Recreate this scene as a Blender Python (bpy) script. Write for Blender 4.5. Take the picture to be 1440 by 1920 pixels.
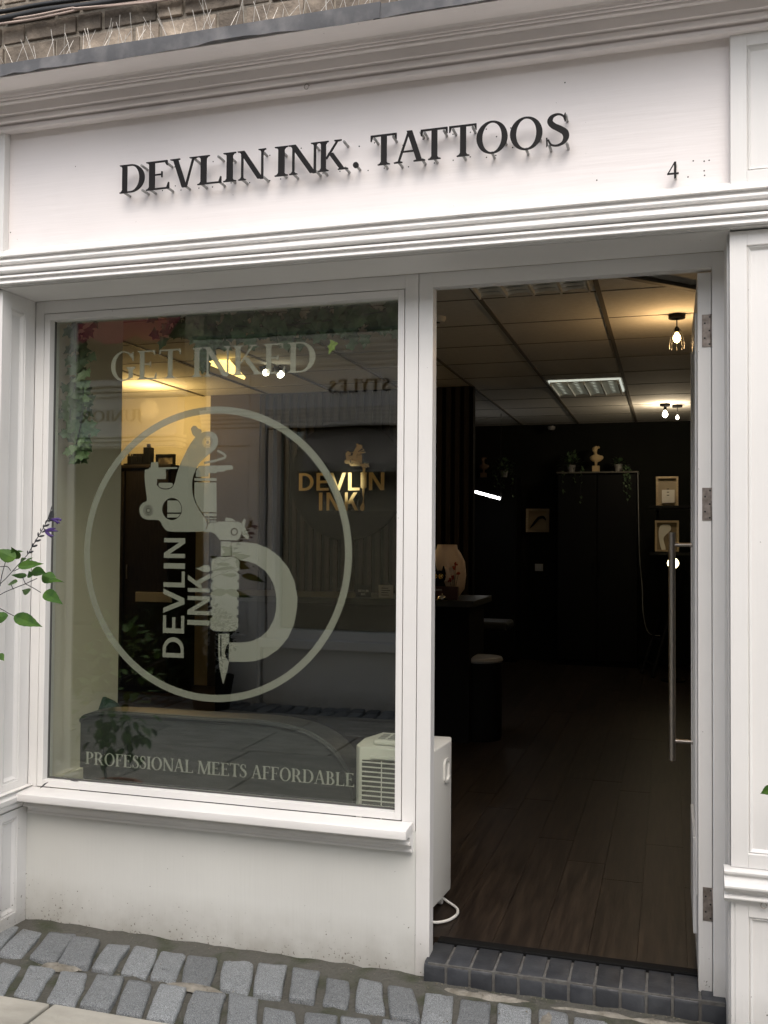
import bpy, bmesh, math, random
from mathutils import Vector, Matrix
from mathutils.geometry import delaunay_2d_cdt
random.seed(7)
R = math.radians
S = bpy.context.scene
C = S.collection
for o in list(bpy.data.objects): bpy.data.objects.remove(o)

# ---------------------------------------------------------------- camera
cam_d = bpy.data.cameras.new('camera'); cam = bpy.data.objects.new('camera', cam_d); C.objects.link(cam)
cam_d.sensor_fit = 'HORIZONTAL'; cam_d.sensor_width = 36.0; cam_d.lens = 36.0*1795.07/1440
cam_d.clip_start = .02; cam_d.clip_end = 2000
M = Matrix([[0.9580643,0.0006649,0.2865524],[0.2864576,-0.0280464,-0.9576823],[0.0074,0.9996064,-0.0270607]]).to_4x4()
cam.matrix_world = Matrix.Translation((0, -2.7535, 1.36)) @ M
S.camera = cam

# ---------------------------------------------------------------- sky, sun, exposure
SUN_DIR = Vector((-.20, .68, -.88)).normalized()      # the way the soft light travels
w = bpy.data.worlds.new('World'); S.world = w; w.use_nodes = True
nt = w.node_tree; nt.nodes.clear()
sky = nt.nodes.new('ShaderNodeTexSky'); sky.sky_type = 'NISHITA'; sky.sun_disc = False
sky.sun_elevation = math.asin(-SUN_DIR.z); sky.sun_rotation = math.atan2(-SUN_DIR.x, -SUN_DIR.y)
sky.air_density = 1.0; sky.dust_density = 4.0; sky.ozone_density = .6
bg = nt.nodes.new('ShaderNodeBackground'); bg.inputs[1].default_value = .15
wo = nt.nodes.new('ShaderNodeOutputWorld')
hs = nt.nodes.new('ShaderNodeHueSaturation'); hs.inputs['Saturation'].default_value = .6
nt.links.new(sky.outputs[0], hs.inputs['Color']); nt.links.new(hs.outputs[0], bg.inputs[0]); nt.links.new(bg.outputs[0], wo.inputs[0])
sd = bpy.data.lights.new('sun', 'SUN'); sd.energy = .5; sd.angle = R(85); sd.color = (1, .97, .92)
so = bpy.data.objects.new('sun', sd); C.objects.link(so); so.rotation_euler = SUN_DIR.to_track_quat('-Z', 'Y').to_euler()
S.view_settings.view_transform = 'Standard'; S.view_settings.look = 'None'
S.view_settings.exposure = .98; S.view_settings.gamma = 1.0
S.render.engine = 'CYCLES'
S.cycles.max_bounces = 10; S.cycles.diffuse_bounces = 5; S.cycles.transparent_max_bounces = 12
S.cycles.use_denoising = True
S.cycles.sample_clamp_indirect = 6

# ---------------------------------------------------------------- materials
def nd(t, k, **kw):
    n = t.nodes.new(k)
    for a, b in kw.items(): setattr(n, a, b)
    return n
def mat(name, col, rough=.5, metal=0, col2=None, nscale=6, stretch=(1,1,1), bump=0, bscale=60, bstretch=(1,1,1), spec=.5, fac=(.35,.65), coat=0, emit=None, estr=0, detail=5, isl=None):
    m = bpy.data.materials.new(name); m.use_nodes = True; t = m.node_tree
    p = t.nodes['Principled BSDF']
    p.inputs['Base Color'].default_value = (*col, 1); p.inputs['Roughness'].default_value = rough
    p.inputs['Metallic'].default_value = metal; p.inputs['Specular IOR Level'].default_value = spec
    p.inputs['Coat Weight'].default_value = coat
    g = nd(t, 'ShaderNodeNewGeometry')
    if col2:
        mp = nd(t, 'ShaderNodeMapping'); mp.inputs['Scale'].default_value = stretch
        n = nd(t, 'ShaderNodeTexNoise'); n.inputs['Scale'].default_value = nscale; n.inputs['Detail'].default_value = detail
        r = nd(t, 'ShaderNodeMapRange'); r.inputs[1].default_value = fac[0]; r.inputs[2].default_value = fac[1]
        x = nd(t, 'ShaderNodeMix', data_type='RGBA'); x.inputs[6].default_value = (*col, 1); x.inputs[7].default_value = (*col2, 1)
        t.links.new(g.outputs['Position'], mp.inputs[0]); t.links.new(mp.outputs[0], n.inputs['Vector'])
        t.links.new(n.outputs[0], r.inputs[0]); t.links.new(r.outputs[0], x.inputs[0]); t.links.new(x.outputs[2], p.inputs['Base Color'])
    if isl:
        r_ = nd(t, 'ShaderNodeMapRange'); r_.inputs[3].default_value = isl[0]; r_.inputs[4].default_value = isl[1]
        v = nd(t, 'ShaderNodeVectorMath', operation='SCALE'); t.links.new(g.outputs['Random Per Island'], r_.inputs[0])
        t.links.new(x.outputs[2], v.inputs[0]); t.links.new(r_.outputs[0], v.inputs['Scale']); t.links.new(v.outputs[0], p.inputs['Base Color'])
    if bump:
        mp = nd(t, 'ShaderNodeMapping'); mp.inputs['Scale'].default_value = bstretch
        n = nd(t, 'ShaderNodeTexNoise'); n.inputs['Scale'].default_value = bscale; n.inputs['Detail'].default_value = 6
        b = nd(t, 'ShaderNodeBump'); b.inputs['Strength'].default_value = 1; b.inputs['Distance'].default_value = bump
        t.links.new(g.outputs['Position'], mp.inputs[0]); t.links.new(mp.outputs[0], n.inputs['Vector'])
        t.links.new(n.outputs[0], b.inputs['Height']); t.links.new(b.outputs[0], p.inputs['Normal'])
    if emit:
        p.inputs['Emission Color'].default_value = (*emit, 1); p.inputs['Emission Strength'].default_value = estr
    return m
def paint(name, col, grain='z', rough=.42):
    """brushed gloss paint on timber, chipped and grubby close to the paving"""
    st = (1, 1, .06) if grain == 'z' else (.06, 1, 1)
    m = mat(name, col, rough, col2=tuple(c*.93 for c in col), nscale=2.2, bump=.0008, bscale=80, bstretch=st)
    t = m.node_tree; p = t.nodes['Principled BSDF']
    src = p.inputs['Base Color'].links[0].from_socket
    g = nd(t, 'ShaderNodeNewGeometry'); s = nd(t, 'ShaderNodeSeparateXYZ'); t.links.new(g.outputs['Position'], s.inputs[0])
    h = nd(t, 'ShaderNodeMapRange'); h.inputs[1].default_value = .22; h.inputs[2].default_value = .0; h.inputs[3].default_value = 0; h.inputs[4].default_value = .26
    t.links.new(s.outputs[2], h.inputs[0])
    n = nd(t, 'ShaderNodeTexNoise'); n.inputs['Scale'].default_value = 105; n.inputs['Detail'].default_value = 4
    t.links.new(g.outputs['Position'], n.inputs['Vector'])
    n2 = nd(t, 'ShaderNodeTexNoise'); n2.inputs['Scale'].default_value = 7; n2.inputs['Detail'].default_value = 2
    t.links.new(g.outputs['Position'], n2.inputs['Vector'])
    mu = nd(t, 'ShaderNodeMath', operation='MULTIPLY'); t.links.new(h.outputs[0], mu.inputs[0]); t.links.new(n2.outputs[0], mu.inputs[1])
    ad = nd(t, 'ShaderNodeMath', operation='ADD'); t.links.new(n.outputs[0], ad.inputs[0]); t.links.new(mu.outputs[0], ad.inputs[1])
    th = nd(t, 'ShaderNodeMapRange'); th.inputs[1].default_value = .755; th.inputs[2].default_value = .775
    t.links.new(ad.outputs[0], th.inputs[0])
    x = nd(t, 'ShaderNodeMix', data_type='RGBA'); x.inputs[7].default_value = (.09, .075, .06, 1)
    t.links.new(th.outputs[0], x.inputs[0]); t.links.new(src, x.inputs[6])
    # dusty film that has splashed up from the street
    h2 = nd(t, 'ShaderNodeMapRange'); h2.inputs[1].default_value = .16; h2.inputs[2].default_value = .0; h2.inputs[3].default_value = 0; h2.inputs[4].default_value = 1.0
    t.links.new(s.outputs[2], h2.inputs[0])
    n3 = nd(t, 'ShaderNodeTexNoise'); n3.inputs['Scale'].default_value = 14; n3.inputs['Detail'].default_value = 6; t.links.new(g.outputs['Position'], n3.inputs['Vector'])
    m3 = nd(t, 'ShaderNodeMath', operation='MULTIPLY'); t.links.new(h2.outputs[0], m3.inputs[0]); t.links.new(n3.outputs[0], m3.inputs[1])
    x2 = nd(t, 'ShaderNodeMix', data_type='RGBA'); x2.inputs[7].default_value = (.30, .28, .24, 1)
    t.links.new(m3.outputs[0], x2.inputs[0]); t.links.new(x.outputs[2], x2.inputs[6]); t.links.new(x2.outputs[2], p.inputs['Base Color'])
    return m
def glassmat(name, f0=.115, tint=(.93,.95,.90)):
    m = bpy.data.materials.new(name); m.use_nodes = True; t = m.node_tree; t.nodes.clear()
    o = nd(t, 'ShaderNodeOutputMaterial'); mx = nd(t, 'ShaderNodeMixShader')
    tr = nd(t, 'ShaderNodeBsdfTransparent'); tr.inputs[0].default_value = (*tint, 1)
    gl = nd(t, 'ShaderNodeBsdfAnisotropic'); gl.inputs['Roughness'].default_value = .004
    lw = nd(t, 'ShaderNodeLayerWeight'); lw.inputs[0].default_value = .5
    pw = nd(t, 'ShaderNodeMath', operation='POWER'); pw.inputs[1].default_value = 5
    ma = nd(t, 'ShaderNodeMath', operation='MULTIPLY_ADD'); ma.inputs[1].default_value = 1-f0; ma.inputs[2].default_value = f0
    n = nd(t, 'ShaderNodeTexNoise'); n.inputs['Scale'].default_value = 2.2; b = nd(t, 'ShaderNodeBump'); b.inputs['Distance'].default_value = .0004; b.inputs['Strength'].default_value = 1
    g = nd(t, 'ShaderNodeNewGeometry'); t.links.new(g.outputs['Position'], n.inputs['Vector']); t.links.new(n.outputs[0], b.inputs['Height']); t.links.new(b.outputs[0], gl.inputs['Normal'])
    t.links.new(lw.outputs['Facing'], pw.inputs[0]); t.links.new(pw.outputs[0], ma.inputs[0]); t.links.new(ma.outputs[0], mx.inputs[0])
    t.links.new(tr.outputs[0], mx.inputs[1]); t.links.new(gl.outputs[0], mx.inputs[2]); t.links.new(mx.outputs[0], o.inputs[0])
    return m
def vinylmat(name, col, alpha):
    m = mat(name, col, .6); p = m.node_tree.nodes['Principled BSDF']; p.inputs['Alpha'].default_value = alpha; return m

WHITE = (.735, .722, .70)
M_white = paint('white_paint_upright', WHITE); M_whitex = paint('white_paint_level', WHITE, 'x')
M_fascia_tinted = paint('fascia_paint_bounce_tint', (.83, .78, .76), 'x'); M_riser_dimmed = paint('riser_paint_dimmed', (.665, .665, .63))  # fascia carries pink bounce light in its colour, riser the weaker light low down
M_glass = glassmat('shop_glass'); M_vinyl = vinylmat('frosted_vinyl', (.35, .345, .32), .60); M_vinyl2 = vinylmat('frosted_vinyl_clear', (.40,.41,.38), .6)
M_black = mat('black_acrylic', (.010,.009,.009), .6, bump=.0002, bscale=30, spec=.2)
M_steel = mat('brushed_steel', (.42,.38,.34), .38, 1, bump=.0001, bscale=300, bstretch=(1,1,.02))
M_hinge = mat('worn_hinge_steel', (.33,.29,.26), .5, .8, col2=(.20,.17,.15), nscale=60)
M_lead = mat('lead_flashing', (.085,.086,.09), .75, 0, spec=.2, col2=(.17,.165,.165), nscale=17, stretch=(1,1,.6), fac=(.45,.78), bump=.003, bscale=22)
M_granite = mat('granite', (.10,.109,.112), .8, col2=(.33,.345,.35), nscale=380, fac=(.40,.66), bump=.009, bscale=34, detail=6, isl=(.62,1.2))
M_mortar = mat('mossy_mortar', (.075,.072,.060), .95, col2=(.040,.045,.024), nscale=9, fac=(.5,.68), bump=.01, bscale=60)
M_mortar_pale = mat('pale_mortar', (.28,.26,.22), .95, col2=(.16,.145,.115), nscale=22, bump=.008, bscale=70)
M_flag = mat('sandstone_flag', (.43,.41,.355), .85, col2=(.31,.295,.25), nscale=5, stretch=(1,2.5,1), bump=.003, bscale=45, isl=(.8,1.15))
M_blue = mat('blue_engineering_brick', (.026,.028,.033), .5, col2=(.042,.045,.05), isl=(.8,1.25), nscale=18, bump=.0015, bscale=60)
M_brick = mat('sooty_brick', (.15,.122,.095), .9, col2=(.34,.28,.215), nscale=13, fac=(.4,.75), bump=.006, bscale=60, isl=(.6,1.5))
M_brick2 = mat('buff_brick', (.34,.28,.20), .9, col2=(.19,.15,.11), nscale=15, bump=.006, bscale=60)
M_bmort = mat('old_lime_mortar', (.30,.26,.21), .95, col2=(.20,.175,.14), nscale=20, bump=.006, bscale=80)
M_floor = mat('dark_oak_floor', (.034,.024,.017), .42, isl=(.8,1.15), col2=(.013,.009,.007), nscale=9, stretch=(6,.5,1), fac=(.3,.65), bump=.0005, bscale=40, bstretch=(4,.3,1), spec=.25)
M_dark = mat('charcoal_wall', (.011,.012,.009), .85, spec=.2, col2=(.008,.009,.007), nscale=3)
M_cream = mat('cream_wall', (.72,.67,.54), .8, col2=(.66,.61,.48), nscale=2)
M_ceil = mat('ceiling_tile', (.76,.74,.68), .9, col2=(.71,.69,.63), nscale=30)
M_grid = mat('ceiling_grid', (.16,.145,.12), .7, bump=.0002)
M_blk = mat('matt_black', (.007,.007,.007), .7, bump=.0003, spec=.12)
M_leather = mat('charcoal_leather', (.022,.027,.030), .42, col2=(.016,.02,.022), nscale=9, bump=.0012, bscale=160)
M_plastic = mat('white_plastic', (.66,.65,.61), .42, bump=.0001)
M_plastic_d = mat('grey_plastic', (.07,.07,.065), .6, bump=.0003)
M_gold = mat('gold_acrylic', (.88,.70,.38), .5, .1, bump=.0001)
M_leaf = mat('salvia_leaf', (.055,.12,.012), .6, spec=.25, col2=(.025,.07,.010), nscale=30, bump=.0008, bscale=120)
M_ivy = mat('ivy_leaf', (.045,.095,.04), .5, col2=(.10,.155,.075), nscale=28, bump=.0005)
M_ivy_l = mat('lime_leaf', (.35,.5,.08), .5, bump=.0005)
M_stem = mat('dark_stem', (.02,.022,.025), .6, bump=.0003)
M_purple = mat('purple_petal', (.035,.012,.10), .55, col2=(.055,.02,.15), nscale=90)
M_cable = mat('cable_black', (.012,.012,.012), .5, bump=.0003); M_cablew = mat('cable_cream', (.42,.33,.28), .6, bump=.0004)
M_wire = mat('spike_wire', (.55,.52,.47), .4, .3, bump=.0001)
M_pine = mat('pale_timber', (.42,.33,.20), .6, col2=(.33,.25,.15), nscale=20, stretch=(1,1,6)); M_card = mat('white_card', (.62,.60,.54), .8, bump=.0002)
M_bust = mat('cream_plaster', (.62,.47,.25), .7, bump=.0008); M_bust_d = mat('bronzed_plaster', (.16,.10,.06), .5, bump=.0008)
M_terra = mat('clay_vase', (.80,.66,.54), .6, bump=.0006); M_red = mat('red_print', (.42,.06,.03), .5, bump=.0002)
M_chrome = mat('chrome', (.8,.8,.78), .12, 1, bump=.00005); M_gold_m = mat('gold_metal', (.9,.65,.25), .2, 1, bump=.00005)
M_bulb = mat('lit_bulb', (1,.8,.5), .4, emit=(1,.66,.28), estr=9); M_bulbw = mat('lit_bulb_white', (1,.95,.85), .4, emit=(1,.9,.72), estr=14)
M_tube_refl = mat('tube_reflection_glow', (1,1,1), .4, emit=(1,.97,.95), estr=5); M_louvre = mat('louvre_metal', (.85,.83,.75), .35, .2, bump=.0002)
M_navy = mat('black_door', (.004,.0045,.005), .6, spec=.2, bump=.0003); M_green = mat('dark_green_cloth', (.012,.04,.028), .7, bump=.002, bscale=30)
M_magenta = mat('crimson_canvas', (.42,.02,.07), .7, col2=(.30,.015,.05), nscale=12, bump=.004, bscale=9); M_slat = mat('dark_slat', (.030,.024,.019), .6, col2=(.019,.015,.013), spec=.25, nscale=12, stretch=(6,6,.6))
M_disc = mat('black_disc', (.005,.005,.004), .8, bump=.0002, spec=.08); M_wgrey = mat('grey_seat', (.30,.30,.29), .5, bump=.0003)

# ---------------------------------------------------------------- mesh helpers
def pieces(name, m, parent, boxes, bevel=0):
    return [MB().box(*b).build(name, m, parent, bevel=bevel) for b in boxes]
class MB:
    def __init__(s): s.v = []; s.f = []
    def add(s, v, f):
        n = len(s.v); s.v += [tuple(p) for p in v]; s.f += [tuple(i+n for i in q) for q in f]; return s
    def box(s, x0, x1, y0, y1, z0, z1):
        v = [(x, y, z) for z in (z0, z1) for y in (y0, y1) for x in (x0, x1)]
        return s.add(v, [(0,2,3,1),(4,5,7,6),(0,1,5,4),(2,6,7,3),(0,4,6,2),(1,3,7,5)])
    def prism(s, prof, x0, x1, ax='x', m0=0, m1=0):
        """closed profile [(y,z)] run along x (or [(x,y)] run along z); m0/m1 mitre the ends by m*profile depth"""
        n = len(prof)
        if ax == 'x': v = [(x0 + m0*p[0], p[0], p[1]) for p in prof] + [(x1 + m1*p[0], p[0], p[1]) for p in prof]
        else: v = [(p[0], p[1], x0) for p in prof] + [(p[0], p[1], x1) for p in prof]
        f = [(i, (i+1) % n, n+(i+1) % n, n+i) for i in range(n)]
        return s.add(v, f + [tuple(range(n))[::-1], tuple(range(n, 2*n))])
    def tube(s, pts, r, seg=8, cap=True):
        pts = [Vector(p) for p in pts]; n = len(pts); rr = r if isinstance(r, (list, tuple)) else [r]*n
        v = []
        up = Vector((0,0,1))
        for i, p in enumerate(pts):
            d = (pts[min(i+1, n-1)] - pts[max(i-1, 0)]).normalized()
            a = d.cross(up if abs(d.z) < .95 else Vector((1,0,0))).normalized(); b = d.cross(a)
            for k in range(seg):
                t = 2*math.pi*k/seg; v.append(p + (a*math.cos(t) + b*math.sin(t))*rr[i])
        f = [(i*seg+k, i*seg+(k+1) % seg, (i+1)*seg+(k+1) % seg, (i+1)*seg+k) for i in range(n-1) for k in range(seg)]
        if cap: f += [tuple(range(seg)), tuple(range((n-1)*seg, n*seg))[::-1]]
        return s.add(v, f)
    def lathe(s, prof, c, seg=24, ax='z'):
        n = len(prof); v = []
        for r, h in prof:
            for k in range(seg):
                t = 2*math.pi*k/seg; a, b = r*math.cos(t), r*math.sin(t)
                v.append((c[0]+a, c[1]+b, c[2]+h) if ax == 'z' else ((c[0]+a, c[1]+h, c[2]+b) if ax == 'y' else (c[0]+h, c[1]+a, c[2]+b)))
        f = [(i*seg+k, i*seg+(k+1) % seg, (i+1)*seg+(k+1) % seg, (i+1)*seg+k) for i in range(n-1) for k in range(seg)]
        return s.add(v, f + [tuple(range(seg)), tuple(range((n-1)*seg, n*seg))])
    def build(s, name, m, parent=None, bevel=0, smooth=False, seg=2):
        me = bpy.data.meshes.new(name); me.from_pydata(s.v, [], s.f); me.validate()
        b = bmesh.new(); b.from_mesh(me); bmesh.ops.recalc_face_normals(b, faces=b.faces); b.to_mesh(me); b.free()
        me.materials.append(m); o = bpy.data.objects.new(name, me); C.objects.link(o)
        if parent: o.parent = parent
        if smooth: me.shade_smooth() if smooth is True else me.shade_smooth()
        if bevel:
            q = o.modifiers.new('bevel', 'BEVEL'); q.width = bevel; q.segments = seg; q.limit_method = 'ANGLE'; q.angle_limit = R(35)
        return o
def empty(name, label, cat, loc=(0,0,0), group=None):
    o = bpy.data.objects.new(name, None); C.objects.link(o); o['label'] = label; o['category'] = cat; o.empty_display_size = .05
    if group: o['group'] = group
    o.location = loc
    return o
def tag(o, label, cat, group=None):
    o['label'] = label; o['category'] = cat
    if group: o['group'] = group
    return o
def struct(o, kind='structure'): o['kind'] = kind; return o
def anchor(root, x, y, z):
    """put a thing's origin at its base while its parts stay where they were built"""
    d = Vector((x, y, z)); root.location = d
    for ch in root.children: ch.location = ch.location - d
def autosmooth(o, a=35):
    o.data.shade_smooth(); q = o.modifiers.new('edges', 'EDGE_SPLIT'); q.split_angle = R(a); return o

# -------- flat shapes: painter's union/cut of polygons, then given a thickness
def ell(cx, cy, rx, ry=None, a0=0, a1=360, n=40):
    ry = rx if ry is None else ry
    return [(cx + rx*math.cos(R(a0+(a1-a0)*i/n)), cy + ry*math.sin(R(a0+(a1-a0)*i/n))) for i in range(n + (0 if a1-a0 == 360 else 1))]
def smooth_path(p, k=6):
    out = []
    for i in range(len(p)-1):
        a, b, c, d = p[max(i-1,0)], p[i], p[i+1], p[min(i+2, len(p)-1)]
        for j in range(k):
            t = j/k
            out.append(tuple(.5*((2*b[q]) + (-a[q]+c[q])*t + (2*a[q]-5*b[q]+4*c[q]-d[q])*t*t + (-a[q]+3*b[q]-3*c[q]+d[q])*t**3) for q in range(len(b))))
    out.append(tuple(p[-1])); return out
def closed_smooth(p, k=4):
    q = [p[-1]] + list(p) + [p[0], p[1]]; s = smooth_path(q, k); return s[k:-(k+1)][:len(p)*k]
def pen(pts, sign=1, k=5):
    """stroke through (x, y, halfwidth) as quads"""
    q = smooth_path(pts, k) if k > 1 else list(pts); L = []
    for i, (x, y, h) in enumerate(q):
        a = q[max(i-1, 0)]; b = q[min(i+1, len(q)-1)]; dx, dy = b[0]-a[0], b[1]-a[1]; l = math.hypot(dx, dy) or 1
        L.append(((x-dy/l*h, y+dx/l*h), (x+dy/l*h, y-dx/l*h)))
    return [(sign, [L[i][0], L[i][1], L[i+1][1], L[i+1][0]]) for i in range(len(L)-1)]
def cut2d(shapes):
    V = []; F = []
    for sg, poly in shapes:
        area = sum(poly[i][0]*poly[(i+1) % len(poly)][1]-poly[(i+1) % len(poly)][0]*poly[i][1] for i in range(len(poly)))
        if area < 0: poly = poly[::-1]
        n = len(V); V += [Vector(p) for p in poly]; F.append(list(range(n, n+len(poly))))
    v, e, f, ov, oe, of = delaunay_2d_cdt(V, [], F, 0, 1e-6)
    tris = []
    for t, src in zip(f, of):
        if src and shapes[max(src)][0] > 0: tris.append(tuple(t))
    return [tuple(p) for p in v], tris
def slab(mb, shapes, fn, d0, d1):
    """fn(u, v, d) -> xyz ; both faces and the edge walls"""
    v, tris = cut2d(shapes); n = len(v)
    if not tris: return
    cnt = {}
    for t in tris:
        for i in range(3):
            a, b = t[i], t[(i+1) % 3]; cnt[(a, b)] = cnt.get((a, b), 0)+1
    V = [fn(p[0], p[1], d0) for p in v] + [fn(p[0], p[1], d1) for p in v]
    F = [t for t in tris] + [tuple(i+n for i in t[::-1]) for t in tris]
    F += [(a, b, b+n, a+n) for (a, b) in cnt if (b, a) not in cnt]
    mb.add(V, F)
# -------- serif capitals, cap height 1
T_, t_, s_, e_ = .152, .060, .044, .085
def stem(x, w=T_, bot=(1,1), top=(1,1), y0=0, y1=1):
    o = [(1, [(x, y0), (x+w, y0), (x+w, y1), (x, y1)])]
    for on, y, k in ((bot, y0, 1), (top, y1, -1)):
        if on:
            a, b = on; L = e_*a; Q = e_*b
            o.append((1, [(x-L, y), (x-L, y+k*s_*.6), (x-L*.4, y+k*s_), (x, y+k*s_*2.4), (x+w, y+k*s_*2.4), (x+w+Q*.4, y+k*s_), (x+w+Q, y+k*s_*.6), (x+w+Q, y)]))
    return o
def foot(x0, x1, y, k): return [(1, [(x0-e_, y), (x0-e_, y+k*s_*.6), (x0-.02, y+k*s_*1.1), (x1+.02, y+k*s_*1.1), (x1+e_, y+k*s_*.6), (x1+e_, y)])]
def diag(xa, ya, xb, yb, w): return [(1, [(xa, ya), (xa+w, ya), (xb+w, yb), (xb, yb)])]
def half(x, cx, y0, y1, rx, thick, thin):
    cy, ry = (y0+y1)/2, (y1-y0)/2
    return [(1, [(x, y0)] + ell(cx, cy, rx, ry, -90, 90, 22) + [(x, y1)]), (-1, [(x, y0+thin)] + ell(cx, cy, rx-thick, ry-thin, -90, 90, 22) + [(x, y1-thin)])]
def arm(x0, x1, y, k, tick=.17):
    return [(1, [(x0, y), (x1, y), (x1-.0, y+k*tick), (x1-.025, y+k*tick), (x1-.07, y+k*s_*1.15), (x0, y+k*s_*1.15)])]
def glyph(c):
    a = e_
    if c == 'I': return stem(a), 2*a+T_
    if c == 'D': return half(a+T_*.5, a+.27, 0, 1, .45, T_*1.08, s_) + stem(a, bot=(1,0), top=(1,0)), a+.27+.45+.04
    if c == 'O': return [(1, ell(.44, .5, .41, .52)), (-1, ell(.44, .5, .255, .475))], .88
    if c in 'CG':
        o = [(1, ell(.44, .5, .41, .52)), (-1, ell(.46, .5, .285, .48)), (-1, [(.55, .36), (.95, .36), (.95, .74), (.60, .80)])]
        o += [(1, [(.745, .66), (.775, .66), (.775, .98), (.745, .98), (.70, .9)])]
        if c == 'G': o += [(-1, [(.66,0),(.95,0),(.95,.36),(.66,.36)]), (1, [(.62,.03),(.76,.09),(.76,.42),(.62,.42)]), (1, [(.54,.42),(.54,.455),(.84,.455),(.84,.42),(.76,.36),(.62,.36)])]
        return o, .87
    if c in 'EFL':
        o = stem(a, bot=(1, 1 if c == 'F' else 0), top=(1, 0 if c != 'L' else 1))
        if c != 'L': o += arm(a, a+.50, 1, -1) + [(1, [(a, .50), (a+.36, .50), (a+.36, .50+s_), (a, .50+s_)]), (1, [(a+.335, .42), (a+.365, .42), (a+.365, .62), (a+.335, .62)])]
        if c != 'F': o += arm(a, a+.55, 0, 1, .22)
        return o, a+.60 if c != 'F' else a+.54
    if c == 'T': return stem(.28, top=None) + [(1, [(.0, 1), (.0, .80), (.022, .80), (.06, 1-s_*1.2), (.635, 1-s_*1.2), (.673, .80), (.695, .80), (.695, 1)])], .70
    if c == 'N': return stem(a+.02, t_, (1,1), None) + diag(a-.05, 1, a+.52, 0, .17) + stem(a+.635, t_, None, (1,1)) + [(1, [(a-.09,1),(a-.09,1-s_*.7),(a+.06,1-s_*1.2),(a+.1,1)]), (1, [(a+.6,-.02),(a+.687,-.02),(a+.687,.1),(a+.62,.1)])], a+.635+t_+a
    if c == 'K': return stem(a) + diag(a+T_-.02, .40, a+.50, 1, .06) + foot(a+.50, a+.56, 1, -1) + diag(a+T_+.07, .585, a+.60, 0, .165) + foot(a+.62, a+.765, 0, 1), a+.80
    if c == 'V': return diag(.07, 1, .345, -.02, .145) + diag(.655, 1, .43, -.02, .055) + foot(.08, .20, 1, -1) + foot(.65, .72, 1, -1), .78
    if c == 'A': return diag(.075, 0, .36, 1.02, .055) + diag(.60, 0, .325, 1.02, .15) + [(1, [(.17, .33), (.60, .33), (.60, .375), (.17, .375)])] + foot(.07, .13, 0, 1) + foot(.60, .74, 0, 1), .82
    if c == 'M': return diag(a, 0, a+.06, 1, t_) + diag(a+.04, 1, a+.38, 0, .15) + diag(a+.74, 1, a+.42, 0, .055) + stem(a+.74, T_) + foot(a, a+t_, 0, 1) + foot(a+.02, a+.1, 1, -1), a+.74+T_+a
    if c == 'S': return pen([(.44,.80,.02),(.40,.92,.022),(.29,.985,.026),(.16,.93,.045),(.115,.78,.062),(.19,.64,.075),(.32,.53,.082),(.44,.40,.078),(.465,.23,.062),(.40,.08,.04),(.27,.012,.026),(.14,.06,.022),(.075,.22,.02)]) + [(1, [(.43,.74),(.462,.74),(.455,1.01),(.425,.96)]), (1, [(.06,.28),(.028,.28),(.035,-.01),(.068,.05)])], .56
    if c in 'PR':
        o = half(a+T_*.5, a+.22, .44, 1, .33, T_*1.05, s_) + stem(a, top=(1,0))
        if c == 'R': o += diag(a+.24, .47, a+.52, 0, .155) + foot(a+.53, a+.655, 0, 1)
        return o, a+(.60 if c == 'P' else .72)
    if c == 'B': return half(a+T_*.5, a+.20, .50, 1, .27, T_, s_) + half(a+T_*.5, a+.22, 0, .54, .33, T_*1.05, s_) + stem(a, bot=(1,0), top=(1,0)), a+.60
    if c == 'Y': return stem(.29, top=None, y1=.5) + diag(.05, 1, .29, .44, .15) + diag(.60, 1, .37, .44, .055) + foot(.07, .19, 1, -1) + foot(.60, .66, 1, -1), .73
    if c == 'U': return stem(a, bot=None, y0=.3) + stem(a+.56, t_, bot=None, y0=.3) + pen([(a+T_/2,.36,.067),(a+.10,.17,.06),(a+.22,.03,.036),(a+.38,0.01,.028),(a+.53,.10,.027),(a+.586,.36,.026)]), a+.70
    if c == 'J': return stem(.22, bot=None, y0=.15) + pen([(.2875,.22,.067),(.27,.02,.055),(.20,-.12,.03),(.09,-.16,.025)]), .45
    if c == '4': return diag(.02, .27, .38, 1, .055) + [(1, [(.02,.25),(.60,.25),(.60,.335),(.02,.335)]), (1, [(.36,0),(.475,0),(.475,1),(.36,1)])], .62
    if c == '.': return [(1, ell(.09, .075, .085))], .2
    return [], .34
SANS = .165
def sans(c):
    k = SANS
    if c == 'I': return [(1, [(0,0),(k,0),(k,1),(0,1)])], k
    if c == 'L': return [(1, [(0,0),(.56,0),(.56,k*.9),(k,k*.9),(k,1),(0,1)])], .56
    if c == 'E': return [(1, [(0,0),(.60,0),(.60,k*.9),(k,k*.9),(k,.42),(.54,.42),(.54,.42+k*.9),(k,.42+k*.9),(k,1-k*.9),(.60,1-k*.9),(.60,1),(0,1)])], .60
    if c == 'V': return diag(0,1,.33,0,k*1.08) + diag(.68,1,.35,0,k*1.08), .86
    if c == 'N': return [(1,[(0,0),(k,0),(k,1),(0,1)]), (1,[(.60,0),(.60+k,0),(.60+k,1),(.60,1)])] + diag(0,1,.57,0,k*1.15), .60+k
    if c == 'K': return [(1,[(0,0),(k,0),(k,1),(0,1)])] + diag(k*.6,.36,.52,1,k*1.3) + diag(k*1.6,.60,.60,0,k*1.3), .81
    if c == 'D': return half(0, .27, 0, 1, .46, k, k*.9) + [(1,[(0,0),(k,0),(k,1),(0,1)])], .73
    return [], .3
def place(shapes, sx, sy, ox, oy, rot=0):
    c, s = math.cos(rot), math.sin(rot); o = []
    for sg, p in shapes: o.append((sg, [(ox + c*x*sx - s*y*sy, oy + s*x*sx + c*y*sy) for x, y in p]))
    return o
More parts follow.
